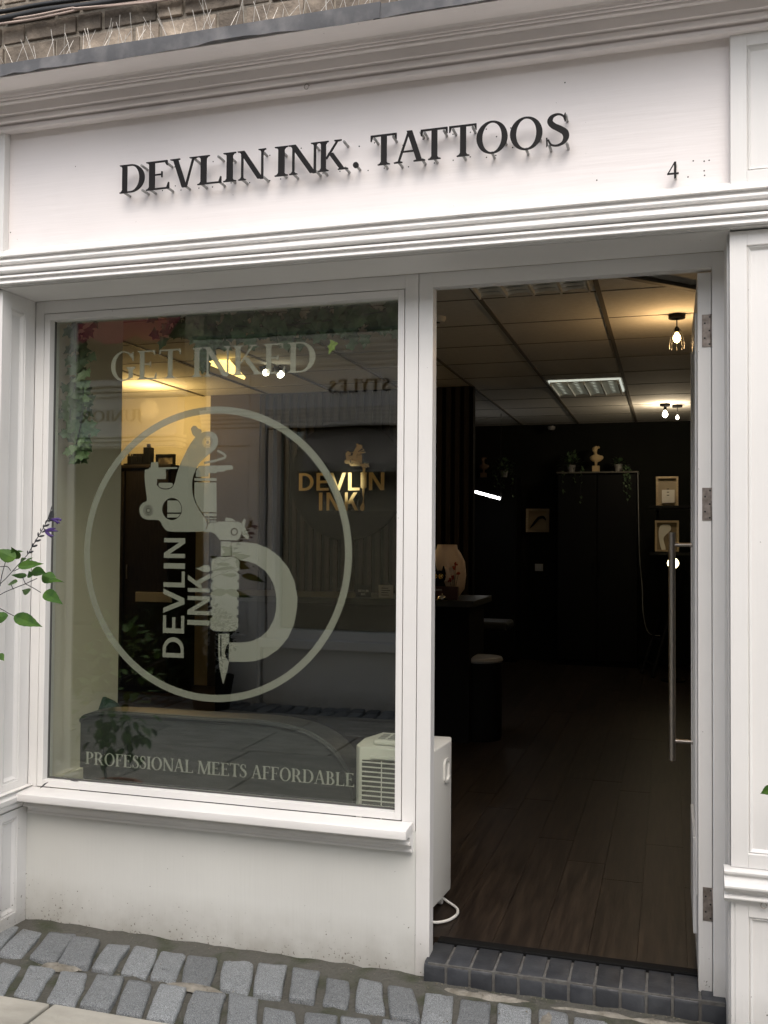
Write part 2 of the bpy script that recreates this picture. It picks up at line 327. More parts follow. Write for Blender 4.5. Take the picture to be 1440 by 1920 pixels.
def textline(mb, text, x0, x1, z, h, fn, d0, d1, font=glyph, gap=.03, drop=0):
    adv = sum(font(c)[1]+gap for c in text)-gap; k = (x1-x0)/adv; x = x0
    for i, c in enumerate(text):
        g, a = font(c)
        if g: slab(mb, place(g, k, h, x, z), fn, d0, d1)
        x += (a+gap)*k

# ================================================================ GROUND
ground = struct(MB().add([(-60,-60,-.03),(60,-60,-.03),(60,60,-.03),(-60,60,-.03)], [(0,1,2,3)]).build('ground', M_mortar))
def sett(mb, x, y, wx, wy, slant, z=0):
    j = lambda a: random.uniform(-a, a)
    c = [(x+slant*.5*-1+j(.006), y+wy+j(.01)), (x+wx-slant*.5+j(.006), y+wy+j(.01)), (x+wx+slant*.5+j(.006), y+j(.01)), (x+slant*.5+j(.006), y+j(.01))]
    # soften each corner to two points so that no stone is a clean rectangle
    ring = []
    n = 4
    for i in range(n):
        p, a, b = Vector(c[i]), Vector(c[i-1]), Vector(c[(i+1) % n])
        k = random.uniform(.06, .20); ring.append(p.lerp(a, k*.55)); ring.append(p.lerp(p + ((a-p)+(b-p))*.5, .05)); ring.append(p.lerp(b, k*.45))
        ring.append(p.lerp(b, .5) + Vector((j(.006), j(.006))))
    cx = sum((p for p in ring), Vector((0,0)))/len(ring)
    m = len(ring); tx, ty = j(.012), j(.012); h = z + random.uniform(-.006, .004)
    V = [(p.x, p.y, z-.06) for p in ring] + [(p.x, p.y, h-.007) for p in ring]
    V += [(*(cx+(p-cx)*.97), h-.0015+tx*(p.x-cx.x)+ty*(p.y-cx.y)) for p in ring]
    V += [(*(cx+(p-cx)*.80), h+.001+tx*(p.x-cx.x)+ty*(p.y-cx.y)+j(.0012)) for p in ring]
    V += [(*(cx+(p-cx)*.4), h+.002+j(.0015)) for p in ring]
    F = [(r*m+i, r*m+(i+1) % m, (r+1)*m+(i+1) % m, (r+1)*m+i) for r in range(4) for i in range(m)] + [tuple(range(4*m, 5*m))]
    mb.add(V, F)
st = MB()
x = -3.2
while x < 1.6:
    wd = random.uniform(.084, .102)
    if not (-.74 < x+wd*.5 < .13): sett(st, x, -.085, wd, random.uniform(.18, .21), random.uniform(.05,.08))
    else: sett(st, x, -.10, wd, random.uniform(.185, .20), .03, -.008)
    x += wd + random.uniform(.010, .022)
x = -3.25
while x < 1.6:
    wd = random.uniform(.086, .106); sett(st, x, -.305+random.uniform(-.006,.006), wd, random.uniform(.18, .2), random.uniform(.05,.085), -.003); x += wd + random.uniform(.012, .024)
for row in (-3.93, -4.12):
    x = -5.2
    while x < -.8:
        wd = random.uniform(.085, .1); sett(st, x, row, wd, .17, 0); x += wd + .03
paving = struct(st.build('sett_paving', M_granite, smooth=True))
bed = MB()
N = 90
bx = [(-3.4 + 5.2*i/N) for i in range(N+1)]; by = [.21, .165, .12, .06, 0, -.06, -.1, -.15, -.2, -.26, -.32]
V = [(a, b, -.016 + random.uniform(-.005, .006) + (.014 if b > .11 else 0)) for b in by for a in bx]
bed.add(V, [(r*(N+1)+i, r*(N+1)+i+1, (r+1)*(N+1)+i+1, (r+1)*(N+1)+i) for r in range(len(by)-1) for i in range(N)])
struct(bed.build('mortar_bed', M_mortar, smooth=True))
# pale repair mortar between some of the setts
rp = MB()
for (cx, cy, rx, ry) in ((-1.86,-.10,.08,.03),(-1.38,-.098,.12,.022),(-.55,.115,.20,.022),(-.1,.108,.25,.02),(-.34,-.0,.02,.09),(-.02,.0,.02,.1)):
    P = [(cx + rx*math.cos(t)*(random.uniform(.7,1.1)), cy + ry*math.sin(t)*random.uniform(.7,1.1)) for t in [2*math.pi*k/18 for k in range(18)]]
    rp.add([(a, b, -.012) for a, b in P] + [(cx+(a-cx)*.7, cy+(b-cy)*.7, -.002+random.uniform(-.001,.001)) for a, b in P], [(i, (i+1) % 18, 18+(i+1) % 18, 18+i) for i in range(18)] + [tuple(range(18, 36))])
struct(rp.build('mortar_repair', M_mortar_pale, smooth=True))
gt = MB()
for i in range(1500):
    x, y = random.uniform(-3.2, 1.4), random.choice((random.gauss(.150,.014), random.uniform(-.32,.16), random.uniform(-.14,-.08)))
    if -.74 < x < .15: y = min(y, .125)
    if y > .172: continue
    q = random.uniform(.0012, .0042); z = random.uniform(-.006, .003) if y < .12 else .002
    gt.add([(x+random.uniform(-q,q), y+random.uniform(-q,q), z+random.uniform(0,q)) for _ in range(4)], [(0,1,2),(0,2,3),(0,3,1),(1,3,2)])
g_ = gt.build('grit', mat('grit', (.20,.18,.14), .9, col2=(.07,.06,.04), nscale=90)); g_['kind'] = 'stuff'
fl = MB()
y = -.325
rowi = 0
while y > -3.7:
    d = random.choice((.45, .55, .6)); d = min(d, y+3.74); 
    if d < .1: break
    x = -5.6 + random.uniform(0, .5)
    if rowi == 0: x = -5.6+ (1.0)
    while x < 2.2:
        L = random.uniform(.55, .95)
        if rowi == 0 and -1.9 < x + L < -1.2: L = -1.715 - x if -1.715-x > .3 else L
        h = random.uniform(-.004, .003)
        fl.box(x, x+L-.014, y-d+.014, y, -.05, h); x += L
    y -= d; rowi += 1
struct(fl.build('flagstone_paving', M_flag, bevel=.006))

# ================================================================ THE BUILDING
shop = empty('shop_building', 'white painted panelled shopfront with an open door under a sooty brick wall', 'building')
X0, X1 = -4.6, 3.2
# brick wall over the shop: real courses
br = MB()
z = 2.86; r = 0
while z < 3.75:
    x = X0 + (.0 if r % 2 else .12)
    k = 0
    while x < X1:
        L = .205 if (k+r) % 2 else .098
        o = random.uniform(-.006, .004)
        br.box(x, x+L-random.uniform(.006,.012), .035+o, .12, z+random.uniform(0,.003), z+.063-random.uniform(0,.003)); x += L+.002; k += 1
    z += .073; r += 1
br.build('brickwork', M_brick, shop, bevel=.003)
MB().box(X0, X1, .043, .30, 2.60, 3.75).build('mortar', M_bmort, shop)
MB().box(X0, X1, .04, .30, 3.75, 6.6).build('upper_wall', M_brick, shop)
pieces('side_wall', M_brick, shop, [(X0, -2.25, .31, .5, 0, 2.6), (.62, X1, .31, .5, 0, 2.6)], 0)

def molding(name, pts, x0, x1, back, m=None, n=4):
    m = m or (M_fascia_tinted if name == 'cornice' else M_whitex)
    """pts: front profile [(y,z,kind)], kind 'r' = bulging arc to the next point, 'c' = hollow arc, 'l' = straight"""
    prof = []
    for i, p in enumerate(pts):
        prof.append((p[0], p[1]))
        if i+1 < len(pts) and p[2] != 'l':
            a, b = Vector(p[:2]), Vector(pts[i+1][:2]); mid = (a+b)/2; d = b-a; nrm = Vector((-d.y, d.x))
            if nrm.x > 0: nrm = -nrm
            if p[2] == 'c': nrm = -nrm
            for k in range(1, n+1):
                t = k/(n+1); prof.append(tuple(a.lerp(b, t) + nrm*(.42 if p[2]=='r' else .24)*(4*t*(1-t))))
    prof = [(back, pts[0][1])] + prof + [(back, pts[-1][1])]
    return autosmooth(MB().prism(prof, x0, x1).build(name, m, shop), 28)
# cornice, top to bottom (y toward the street is negative)
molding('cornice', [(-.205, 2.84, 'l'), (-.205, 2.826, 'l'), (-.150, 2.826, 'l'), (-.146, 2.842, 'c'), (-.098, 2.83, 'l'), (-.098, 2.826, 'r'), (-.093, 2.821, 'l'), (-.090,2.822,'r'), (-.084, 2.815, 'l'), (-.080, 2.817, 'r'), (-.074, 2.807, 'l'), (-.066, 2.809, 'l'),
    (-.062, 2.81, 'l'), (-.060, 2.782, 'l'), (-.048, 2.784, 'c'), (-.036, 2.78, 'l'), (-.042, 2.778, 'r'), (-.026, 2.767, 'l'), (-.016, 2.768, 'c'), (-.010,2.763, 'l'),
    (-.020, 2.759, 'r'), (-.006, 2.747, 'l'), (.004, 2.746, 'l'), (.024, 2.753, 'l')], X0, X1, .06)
MB().box(X0, X1, -.200, .042, 2.837, 2.859).build('cornice_top', M_fascia_tinted, shop)
molding('architrave', [(.02, 2.346, 'l'), (-.012, 2.328, 'l'), (-.016, 2.313, 'l'), (.000, 2.313, 'c'), (-.014,2.299, 'l'),
    (-.018, 2.295, 'r'), (-.020, 2.285, 'l'), (-.008, 2.284, 'c'), (-.022, 2.273, 'l'), (-.030, 2.268, 'r'), (-.020, 2.25, 'l'), (-.012,2.248, 'l'),
    (-.026, 2.242, 'l'), (-.030, 2.235, 'l'), (-.016, 2.236, 'c'), (-.030, 2.221, 'l'), (-.036, 2.217, 'r'), (-.034,2.209, 'l'), (-.026, 2.209, 'l'), (-.026,2.205, 'l'), (-.018,2.206,'l'),(-.018, 2.208, 'l')], X0, X1, .10)
ZS = 2.203
MB().box(X0, X1, .03, .10, 2.315, 2.76).build('fascia_board', M_fascia_tinted, shop, bevel=.001)
sf = MB().box(-2.197, .155, -.0135, .178, ZS, ZS+.05); sf.build('soffit', M_whitex, shop)
# lead flashing: wavy drip edge in laps
def flashing(x0, x1, lift):
    n = max(4, int((x1-x0)/.05)); mb = MB(); V = []
    for i in range(n+1):
        x = x0+(x1-x0)*i/n; wv = .004*math.sin(x*9)+random.uniform(-.003,.003)
        zt_, zb_ = 2.863, 2.819
        V += [(x, -.222-lift-wv*.5, zb_+wv), (x, -.220-lift+wv*.4, zb_+.02+wv*.5), (x, -.216-lift, zt_+lift), (x, -.1, zt_+.006+lift), (x, .04, zt_+.02+lift), (x, .04, zt_+.015), (x, -.1, zt_-.001), (x, -.2015, zt_-.002), (x, -.212, zb_+.006)]
    k = 9
    mb.add(V, [(i*k+j, i*k+(j+1) % k, (i+1)*k+(j+1) % k, (i+1)*k+j) for i in range(n) for j in range(k)] + [tuple(range(k)), tuple(range(n*k, (n+1)*k))])
    return mb
for i, (a, b) in enumerate(((-3.7,-1.74),(-1.76,-.78),(-.8,.4),(.38,2.2))):
    autosmooth(flashing(a, b, .004 if i % 2 else .0).build('lead_flashing', M_lead, shop), 50)

# ---- panelled work: a frame of stiles and rails round a sunk panel, in any plane
def panelled(u0, u1, v0, v1, pu0, pu1, pv0, pv1, fn, name='panel', depth=.012, mw=.012, parent=shop, thick=.03):
    mb = MB()
    def bx(a, b, c, d, e, f):
        P = [fn(u, v, dd) for v in (c, d) for dd in (e, f) for u in (a, b)]
        mb.add(P, [(0,2,3,1),(4,5,7,6),(0,1,5,4),(2,6,7,3),(0,4,6,2),(1,3,7,5)])
    bx(u0, pu0, v0, v1, 0, thick); bx(pu1, u1, v0, v1, 0, thick)
    bx(pu0, pu1, v0, pv0, 0, thick); bx(pu0, pu1, pv1, v1, 0, thick)
    f = mb.build('frame', M_white, parent, bevel=.0015)
    mo = MB()
    rings = [(0, .0035), (mw*.25, .0065), (mw*.4, .003), (mw*.75, .009), (mw, depth)]
    V = []
    for g, d in rings:
        V += [fn(pu0+g, pv0+g, d), fn(pu1-g, pv0+g, d), fn(pu1-g, pv1-g, d), fn(pu0+g, pv1-g, d)]
    F = [(r*4+i, r*4+(i+1) % 4, (r+1)*4+(i+1) % 4, (r+1)*4+i) for r in range(len(rings)-1) for i in range(4)]
    F.append((len(rings)*4-4, len(rings)*4-3, len(rings)*4-2, len(rings)*4-1)); mo.add(V, F)
    p = mo.build(name, M_white, parent)
    return f
def sub(name, parent):
    o = bpy.data.objects.new(name, None); C.objects.link(o); o.parent = parent; o.empty_display_size = .05; return o
def front(y): return lambda u, v, d: (u, y+d, v)
def side(x): return lambda u, v, d: (x-d, u, v)   # faces +x, u is y
# right pilaster
pr = sub('pilaster', shop)
panelled(.155, .62, .485, ZS, .199, .576, .523, 2.162, front(0), parent=pr)
panelled(.165, .62, -.03, .395, .199, .576, .04, .356, front(0), 'lower_panel', parent=pr)
panelled(.158, .62, 2.315, 2.775, .200, .576, 2.367, 2.712, front(0), 'upper_panel', parent=pr)
MB().box(.15, .62, .03, .31, -.05, ZS).build('core', M_white, pr)
MB().box(.155, .165, .002, .03, -.03, ZS).build('corner', M_white, pr)
dado = [(0.0,.484,'l'),(-.014,.482,'r'),(-.02,.472,'l'),(-.012,.470,'c'),(-.02,.458,'l'),(-.03,.455,'r'),(-.028,.432,'l'),(-.016,.428,'c'),(-.014,.418,'l'),(-.020,.416,'r'),(-.018,.404,'l'),(-.006,.400,'c'),(0.0,.392,'l')]
dm = molding('dado_rail', dado, .137, .62, .02); dm.parent = pr
# left pilaster, its return facing the window bay
plr = sub('pilaster', shop)
panelled(.0, .18, .474, ZS, .046, .126, .50, 2.15, side(-2.197), parent=plr, mw=.018)
panelled(.0, .18, -.03, .40, .046, .128, .042, .372, side(-2.197), 'lower_panel', parent=plr, mw=.018)
panelled(-2.66, -2.2275, .474, ZS, -2.60, -2.25, .52, 2.15, front(0), 'front_panel', parent=plr)
panelled(-2.66, -2.2275, -.03, .40, -2.60, -2.25, .04, .37, front(0), 'lower_front_panel', parent=plr)
panelled(-2.66, -2.200, 2.315, 2.775, -2.61, -2.25, 2.367, 2.712, front(0), 'upper_panel', parent=plr)
MB().box(-2.66, -2.228, .031, .31, -.05, ZS).build('core', M_white, plr)
V = []
# dado that returns along the side of the bay
dprof = [(.022, .474), (.018,.468), (.010,.464), (.018,.457), (.026,.452), (.024,.436), (.012,.430), (.016,.424), (.014,.414), (.004,.410), (0,.404), (-.01,.404), (-.01,.474)]
md = MB(); n = len(dprof)
md.add([(-2.197+d, -.03, z) for d, z in dprof] + [(-2.197+d, .178, z) for d, z in dprof], [(i, (i+1) % n, n+(i+1) % n, n+i) for i in range(n)] + [tuple(range(n)), tuple(range(n, 2*n))])
autosmooth(md.build('dado_rail', M_whitex, plr), 30)
MB().box(-2.66, -2.175, -.03, .0, .404, .474).build('dado_front', M_whitex, plr, bevel=.004)

# ---- window bay
YF = .18
fr = sub('window', shop)
pieces('casing', M_white, fr, [(-2.196, -2.160, YF, .26, .44, ZS), (-.812, -.7685, YF, .26, .44, ZS), (-2.160, -.812, YF, .26, 2.158, ZS)], .0008)
pieces('casement_stile', M_white, fr, [(-2.1575, -2.134, YF-.002, .235, .4705, 2.1555), (-.835, -.8145, YF-.002, .235, .4705, 2.1555)], .0012)
pieces('casement_rail', M_whitex, fr, [(-2.134, -.835, YF-.002, .235, .4705, .4935), (-2.134, -.835, YF-.002, .235, 2.133, 2.1555)], .0012)
pane = MB().box(-2.138, -.831, .2145, .2205, .49, 2.137).build('pane', M_glass, fr)
pieces('putty', M_plastic_d, fr, [(-2.138, -2.131, .205, .214, .494, 2.133), (-2.134, -.835, .205, .214, .4935, .4985)], 0)
# sill with the small mouldings beneath
sl = MB()
prof = [(.178, .4685), (.1, .4655), (.0915, .462), (.0905, .438), (.094, .436), (.178, .436)]
sl.prism(prof, -2.176, -.7745)
autosmooth(sl.build('sill', M_whitex, shop, bevel=.0015), 30)
molding('sill_moulding', [(.125,.436,'c'),(.142,.418,'l'),(.138,.416,'r'),(.142,.405,'l'),(.150,.403,'c'),(.162,.388,'l'),(.160,.386,'r'),(.166,.378,'l'),(YF,.377,'l')], -2.18, -.7745, .20)
# stall riser: slightly uneven render
n = 60; rz = MB(); V = []
zz = [-.05, .0, .03, .07, .12, .18, .25, .33, .44]
for z in zz:
    for i in range(n+1):
        x = -2.1995 + (2.1995-.7665)*i/n
        V.append((x, YF + random.uniform(-.0006,.0006) + (.004*max(0, .05-z)/.05*random.uniform(0,1)), z))
rz.add(V, [(r*(n+1)+i, r*(n+1)+i+1, (r+1)*(n+1)+i+1, (r+1)*(n+1)+i) for r in range(len(zz)-1) for i in range(n)])
rz.add([(-2.2,.186,-.05),(-.768,.186,-.05),(-.768,.186,.44),(-2.2,.186,.44),(-2.2,.27,-.05),(-.768,.27,-.05),(-.768,.27,.44),(-2.2,.27,.44)], [(0,1,2,3),(4,5,6,7),(0,1,5,4),(3,2,6,7),(0,3,7,4),(1,2,6,5)])
rz.build('stall_riser', M_riser_dimmed, shop, smooth=True)
# ---- door frame
df = sub('door_frame', shop)
MB().box(-.7660, -.7205, YF, .230, -.02, ZS).build('mullion_post', M_white, df, bevel=.0012)
MB().box(-.7205, .117, YF, .224, 2.157, ZS).build('head', M_whitex, df, bevel=.001)
MB().box(.117, .152, YF, .262, -.03, ZS).build('hinge_jamb', M_white, df, bevel=.0012)

# ---- door leaf, standing open against the right
door = sub('door', shop)
DX0, DX1 = .0775, .1155        # leaf thickness
DY0, DY1 = .205, 1.02
ZB, ZT = .048, 2.150
MB().box(DX0, DX1, DY0, DY0+.10, ZB, ZT).build('hinge_stile', M_white, door, bevel=.001)
MB().box(DX0, DX1, DY1-.10, DY1, ZB, ZT).build('lock_stile', M_white, door, bevel=.001)
pieces('rail', M_whitex, door, [(DX0, DX1, DY0+.1, DY1-.1, ZB, ZB+.26), (DX0, DX1, DY0+.1, DY1-.1, ZT-.11, ZT)], .001)
MB().box(DX0+.014, DX0+.02, DY0+.09, DY1-.09, ZB+.25, ZT-.10).build('glazing', M_glass, door)
pieces('bead', M_white, door, [(DX0-.006, DX0-.0005, DY0+.085, DY0+.1, ZB+.25, ZT-.1), (DX0-.006, DX0-.0005, DY1-.1, DY1-.085, ZB+.25, ZT-.1)], .001)
for zc in (1.977, 1.466, 0.306):
    h = MB().box(.0895, .1165, DY0-.0022, DY0-.0002, zc-.048, zc+.048).build('hinge', M_hinge, door, bevel=.0006)
    sc = MB()
    for k, (dx, dz) in enumerate(((.022,.040),(.008,.022),(.021,0),(.008,-.022),(.021,-.040))): sc.lathe([(.0001,-.0012),(.0024,-.0010),(.0028,0),(.0001,.0001)], (.0895+dx, DY0-.0023, zc+dz), 10, 'y')
    sc.build('screw', M_cable, h)
    MB().tube([(.1168,DY0-.003,zc-.048),(.1168,DY0-.003,zc+.048)], .0035, 8).build('knuckle', M_hinge, h, smooth=True)
hd = autosmooth(MB().tube([(.006, .93, .555), (.006, .93, 1.388)], .0125, 20).build('handle', M_steel, door), 40)
for z in (.625, 1.342): autosmooth(MB().tube([(.0775, .93, z), (.012, .93, z)], .0075, 14).lathe([(.013,-.003),(.013,0)], (.0765,.93,z), 16, 'x').build('handle_bracket', M_steel, hd), 40)
MB().box(DX0-.012, DX0-.001, DY0+.12, DY0+.5, .17, .46).build('kick_plate', M_whitex, door, bevel=.002)

# ---- doorstep of blue brick
step = empty('doorstep', 'row of dark blue bricks on edge forming the doorstep under the open door', 'doorstep')
x = -.728; sb = MB()
i = 0
while x < .15:
    wd = .0655 + random.uniform(-.0015, .0015); x1 = min(x+wd, .150); o = random.uniform(-.002, .002)
    p = [(.143+o, -.04), (.143+o, .040), (.147+o, .050), (.158+o, .0555), (.285, .0605), (.285, -.04)]
    sb.prism(p, x, x1); x += wd + .0085; i += 1
autosmooth(sb.build('bricks', M_blue, step, bevel=.0025), 40)
MB().box(-.716, .148, .1465, .283, -.04, .0535).build('joints', mat('step_mortar', (.12,.118,.11), .9, col2=(.08,.075,.07), nscale=40, bump=.003, bscale=90), step)
MB().box(-.7195, .1155, .2855, .325, .0, .0668).build('threshold_bar', M_blk, step, bevel=.003)
anchor(step, -.3, .2, 0)

# ---- screw holes left in the fascia and the hole pattern of old letters
hl = MB()
H_ = [(-1.603,2.499),(-1.556,2.51),(-1.559,2.573),(-1.535,2.494),(-1.47,2.494),(-1.421,2.493),(-1.42,2.576),(-1.355,2.5),(-1.339,2.504),(-1.29,2.494),(-1.32,2.584),(-1.221,2.575),(-1.22,2.494),(-1.183,2.495),(-1.114,2.586),(-1.054,2.573),(-1.04,2.499),(-0.984,2.499),(-0.957,2.575),(-0.956,2.492),(-0.922,2.571),(-0.892,2.492),(-1.755,2.332),(-2.193,2.41)] + [(-0.956,2.576),(-0.921,2.57),(-0.955,2.492),(-0.892,2.492),(-0.872,2.576),(-0.84,2.494),(-0.781,2.558),(-0.763,2.49),(-0.718,2.57),(-0.682,2.493),(-0.624,2.495),(-0.625,2.574),(-0.572,2.574),(-0.572,2.5),(-0.524,2.578),(-0.523,2.493),(-0.493,2.552),(-0.495,2.496),(-0.451,2.573),(-0.445,2.514)] + [(0.062,2.42),(0.091,2.416),(0.104,2.417),(0.091,2.389),(0.092,2.376),(0.048,2.376),(0.087,2.34)]
H_ += [ (-0.293,2.688) , (-0.202,2.392) ]
for hx, hz in H_: MB().lathe([(.0001,-.0002),(.0021,-.0003),(.0021,.0),(.0001,.0002)], (hx, .0298, hz), 9, 'y').build('screw_hole', M_cable, shop)
anchor(shop, -1.0, .2, 0)

# ================================================================ THE SIGN
sign = empty('shop_sign', 'raised black serif letters reading DEVLIN INK. TATTOOS standing off the fascia on pins', 'sign')
def on(y): return lambda u, v, d: (u, y+d, v)
ZL0, ZL1 = 2.487, 2.58
LET = [('D',225.5,272),('E',275,318),('V',320,371),('L',371,415.5),('I',419,443),('N',446,499),('I',515.5,540),('N',541,598),('K',597,653),('.',662,672.5),('T',695,743.5),('A',739,797.5),('T',789,839),('T',842,893.5),('O',893,952),('O',956.5,1017),('S',1024,1067)]
XL = [(-1.737,-1.645),(-1.639,-1.555),(-1.551,-1.453),(-1.453,-1.369),(-1.362,-1.318),(-1.312,-1.215),(-1.185,-1.141),(-1.139,-1.038),(-1.04,-0.943),(-0.927,-0.909),(-0.871,-0.789),(-0.797,-0.7),(-0.714,-0.632),(-0.627,-0.545),(-0.545,-0.453),(-0.446,-0.352),(-0.342,-0.276)]
for (c, _, _), (xa, xb) in zip(LET, XL):
    g, a = glyph(c); us = [p[0] for sg, q in g if sg > 0 for p in q]; u0, u1 = min(us), max(us)
    k = (xb-xa)/(u1-u0); mb = MB(); h = ZL1-ZL0
    if c == '.': slab(mb, [(1, ell((xa+xb)/2, ZL0+.0085, (xb-xa)/2))], on(0), -.015, -.010)
    else: slab(mb, place(g, k, h, xa-u0*k, ZL0), on(0), -.015, -.010)
    lt = mb.build('letter', M_black, sign); lt['label'] = 'black letter %s' % c if c != '.' else 'round black full stop'
    pn = MB()
    w_ = xb-xa
    spots = {'.': [(.5,.1)], 'I': [(.5,.12),(.5,.85)], 'T': [(.5,.06),(.14,.90),(.86,.90)], 'O': [(.12,.4),(.88,.4),(.5,.02)], 'V': [(.5,.06),(.86,.95)]}.get(c, [(.15,.04),(.9,.05),(.85,.93)])
    for a_, b_ in spots: MB().tube([(xa+w_*a_, -.0105, ZL0+h*b_), (xa+w_*a_, .031, ZL0+h*b_)], .0042, 8).build('pin', M_wgrey, lt, smooth=True)
anchor(sign, -1.0, .03, 2.5)
hn = empty('house_number', 'small black number 4 standing off the fascia right of the sign', 'house number')
g, a = glyph('4'); mb = MB()
xa, xb, za, zb = -0.009, 0.022, 2.363, 2.409
slab(mb, place(g, (xb-xa)/.58, zb-za, xa, za), on(0), -.008, -.003); mb.build('numeral', M_black, hn)
for zz in (.012, .04): MB().tube([(xa+.024, -.0035, za+zz), (xa+.024, .031, za+zz)], .004, 8).build('pin', M_plastic, hn, smooth=True)
anchor(hn, xa, .03, za)
# screw eye in the right pilaster and one in the cornice
for (ex, ey, ez, lb) in ((0.236, 0, 0.396, 'small metal screw eye just below the dado rail of the right pilaster'), (-1.074, -.02, 2.749, 'tiny wire hook hanging from the cornice above the sign')):
    mb = MB(); mb.tube([(ex + .007*math.cos(t), ey-.012, ez + .008*math.sin(t)) for t in [2*math.pi*k/14 for k in range(14)]], .0016, 6); mb.tube([(ex+.004, ey-.012, ez+.007), (ex+.006, ey+.006, ez+.010)], .0018, 6)
    tag(mb.build('screw_eye', M_steel, None, smooth=True), lb, 'screw eye')

# ================================================================ LETTERING ON THE WINDOW (inner face of the pane)
CX, CZ = -1.504, 1.302
YD = .2225
def onp(u, v, d): return (u, YD+d, v)
win = fr
em = MB()
ring = []
RO, RI = .5055, .4812
slab(em, [(1, ell(CX, CZ, RO, RO, n=120)), (-1, ell(CX, CZ, RI, RI, n=120))], onp, 0, .0006)
def machine(screw=True):
    P = lambda L, s=1: [(s, [tuple(p) for p in L])]
    o = []
    # coils seen behind the frame
    o += P([(-0.071,0.26),(0.013,0.259),(0.015,0.128),(-0.069,0.127)])
    o += P([(-0.071,0.25),(0.013,0.249),(0.013,0.244),(-0.071,0.245)], -1) + P([(-0.069,0.142),(0.014,0.142),(0.014,0.138),(-0.069,0.138)], -1)
    o += P([(-0.066,0.278),(-0.017,0.277),(-0.017,0.264),(-0.066,0.264)]) + P([(-0.03,0.122),(0.015,0.122),(0.015,0.118),(-0.03,0.118)]) + P([(-0.028,0.113),(0.015,0.113),(0.015,0.109),(-0.027,0.109)]) + P([(-0.027,0.101),(0.028,0.101),(0.028,0.074),(-0.04,0.073)])
    o += P([(-0.069,0.302),(0.068,0.302),(0.074,0.298),(0.073,0.288),(0.049,0.286),(0.042,0.281),(0.016,0.281),(0.009,0.276),(-0.071,0.278)])
    o += P([(-0.249,0.298),(-0.138,0.299),(-0.138,0.293),(-0.249,0.291)]) + P([(-0.24,0.317),(-0.213,0.318),(-0.211,0.298),(-0.242,0.298)])
    o += pen([(0.015,0.351),(0.041,0.339),(0.044,0.33),(0.016,0.321),(-0.035,0.311)] and [(a, b, .004) for a, b in [(0.015,0.353),(0.039,0.341),(0.044,0.33),(0.016,0.321),(-0.035,0.311)]])
    o += P([(-0.087,0.432),(-0.079,0.441),(-0.068,0.441),(-0.059,0.431),(-0.047,0.427),(-0.045,0.419),(-0.067,0.4),(-0.079,0.409),(-0.084,0.42)])
    body = [(-0.265,0.286),(-0.253,0.293),(-0.189,0.292),(-0.183,0.286),(-0.182,0.256),(-0.202,0.254),(-0.216,0.245),(-0.216,0.236),(-0.202,0.227),(-0.179,0.225),(-0.159,0.23),(-0.147,0.243),(-0.141,0.267),(-0.13,0.301),(-0.11,0.342),(-0.086,0.382),(-0.06,0.409),(-0.034,0.419),(-0.006,0.418),(0.013,0.404),(0.017,0.38),(0.008,0.36),(-0.018,0.34),(-0.05,0.314),(-0.067,0.287),(-0.078,0.256),(-0.079,0.222),(-0.072,0.188),(-0.055,0.155),(-0.032,0.126),(-0.022,0.104),(-0.026,0.084),(-0.039,0.075),(-0.154,0.074),(-0.178,0.08),(-0.194,0.097),(-0.206,0.114),(-0.246,0.115),(-0.271,0.122),(-0.283,0.141),(-0.282,0.162),(-0.269,0.176),(-0.255,0.182),(-0.258,0.21),(-0.264,0.251)]
    bs = closed_smooth(body, 2)
    c = Vector((sum(p[0] for p in bs)/len(bs), sum(p[1] for p in bs)/len(bs)))
    edge = [(a, b, .0035) for a, b in [(-0.018,0.34),(-0.05,0.314),(-0.067,0.287),(-0.078,0.256),(-0.079,0.222),(-0.072,0.188),(-0.055,0.155),(-0.032,0.126),(-0.022,0.104),(-0.026,0.084),(-0.039,0.073)]]
    o += [(-1, q) for sg, q in pen(edge, k=3)]
    o += [(1, bs)]
    (nx, nz), = [(-0.182,0.238)]; o += [(-1, ell(nx, nz, .031, .017)), (1, ell(nx, nz, .028, .0135)), ]
    o += P([(-0.216,0.258),(-0.15,0.257),(-0.15,0.244),(-0.216,0.245)], -1)
    (hx, hz), = [(-0.156,0.153)]
    o += [(-1, ell(hx, hz, .0385, .0385)), (1, [(hx-.018, hz+.030)] + ell(hx, hz, .0362, .0362, 55, -55, 20) + [(hx-.018, hz-.030)])]
    o += P([(-0.185,0.141),(-0.118,0.141),(-0.12,0.136),(-0.184,0.136)], -1)
    if screw:
        for sx, sz in [(-0.022,0.383),(-0.249,0.148)]:
            o += [(-1, ell(sx, sz, .0195)), (1, ell(sx, sz, .0180)), (-1, ell(sx, sz, .0150)), (1, ell(sx, sz, .0128)), (-1, ell(sx, sz, .0100)), (1, ell(sx, sz, .0072, n=6))]
    # vice, wing nut and needle tube
    o += P([(-0.011,0.106),(0.019,0.107),(0.022,0.11),(0.098,0.109),(0.11,0.104),(0.111,0.081),(0.104,0.056),(0.093,0.046),(0.028,0.047),(0.01,0.068),(-0.011,0.074)])
    (qx, qz), = [(0.082,0.075)]; o += [(-1, ell(qx, qz, .0135)), (1, ell(qx, qz, .0090))]
    o += P([(0.047,0.114),(0.049,0.124),(0.066,0.122),(0.085,0.114),(0.083,0.111),(0.048,0.111)])
    o += P([(0.111,0.108),(0.118,0.121),(0.125,0.114),(0.12,0.093),(0.13,0.074),(0.138,0.06),(0.134,0.05),(0.122,0.054),(0.112,0.066)])
    o += P([(0.032,0.042),(0.07,0.042),(0.07,-0.007),(0.033,-0.008)])
    return o
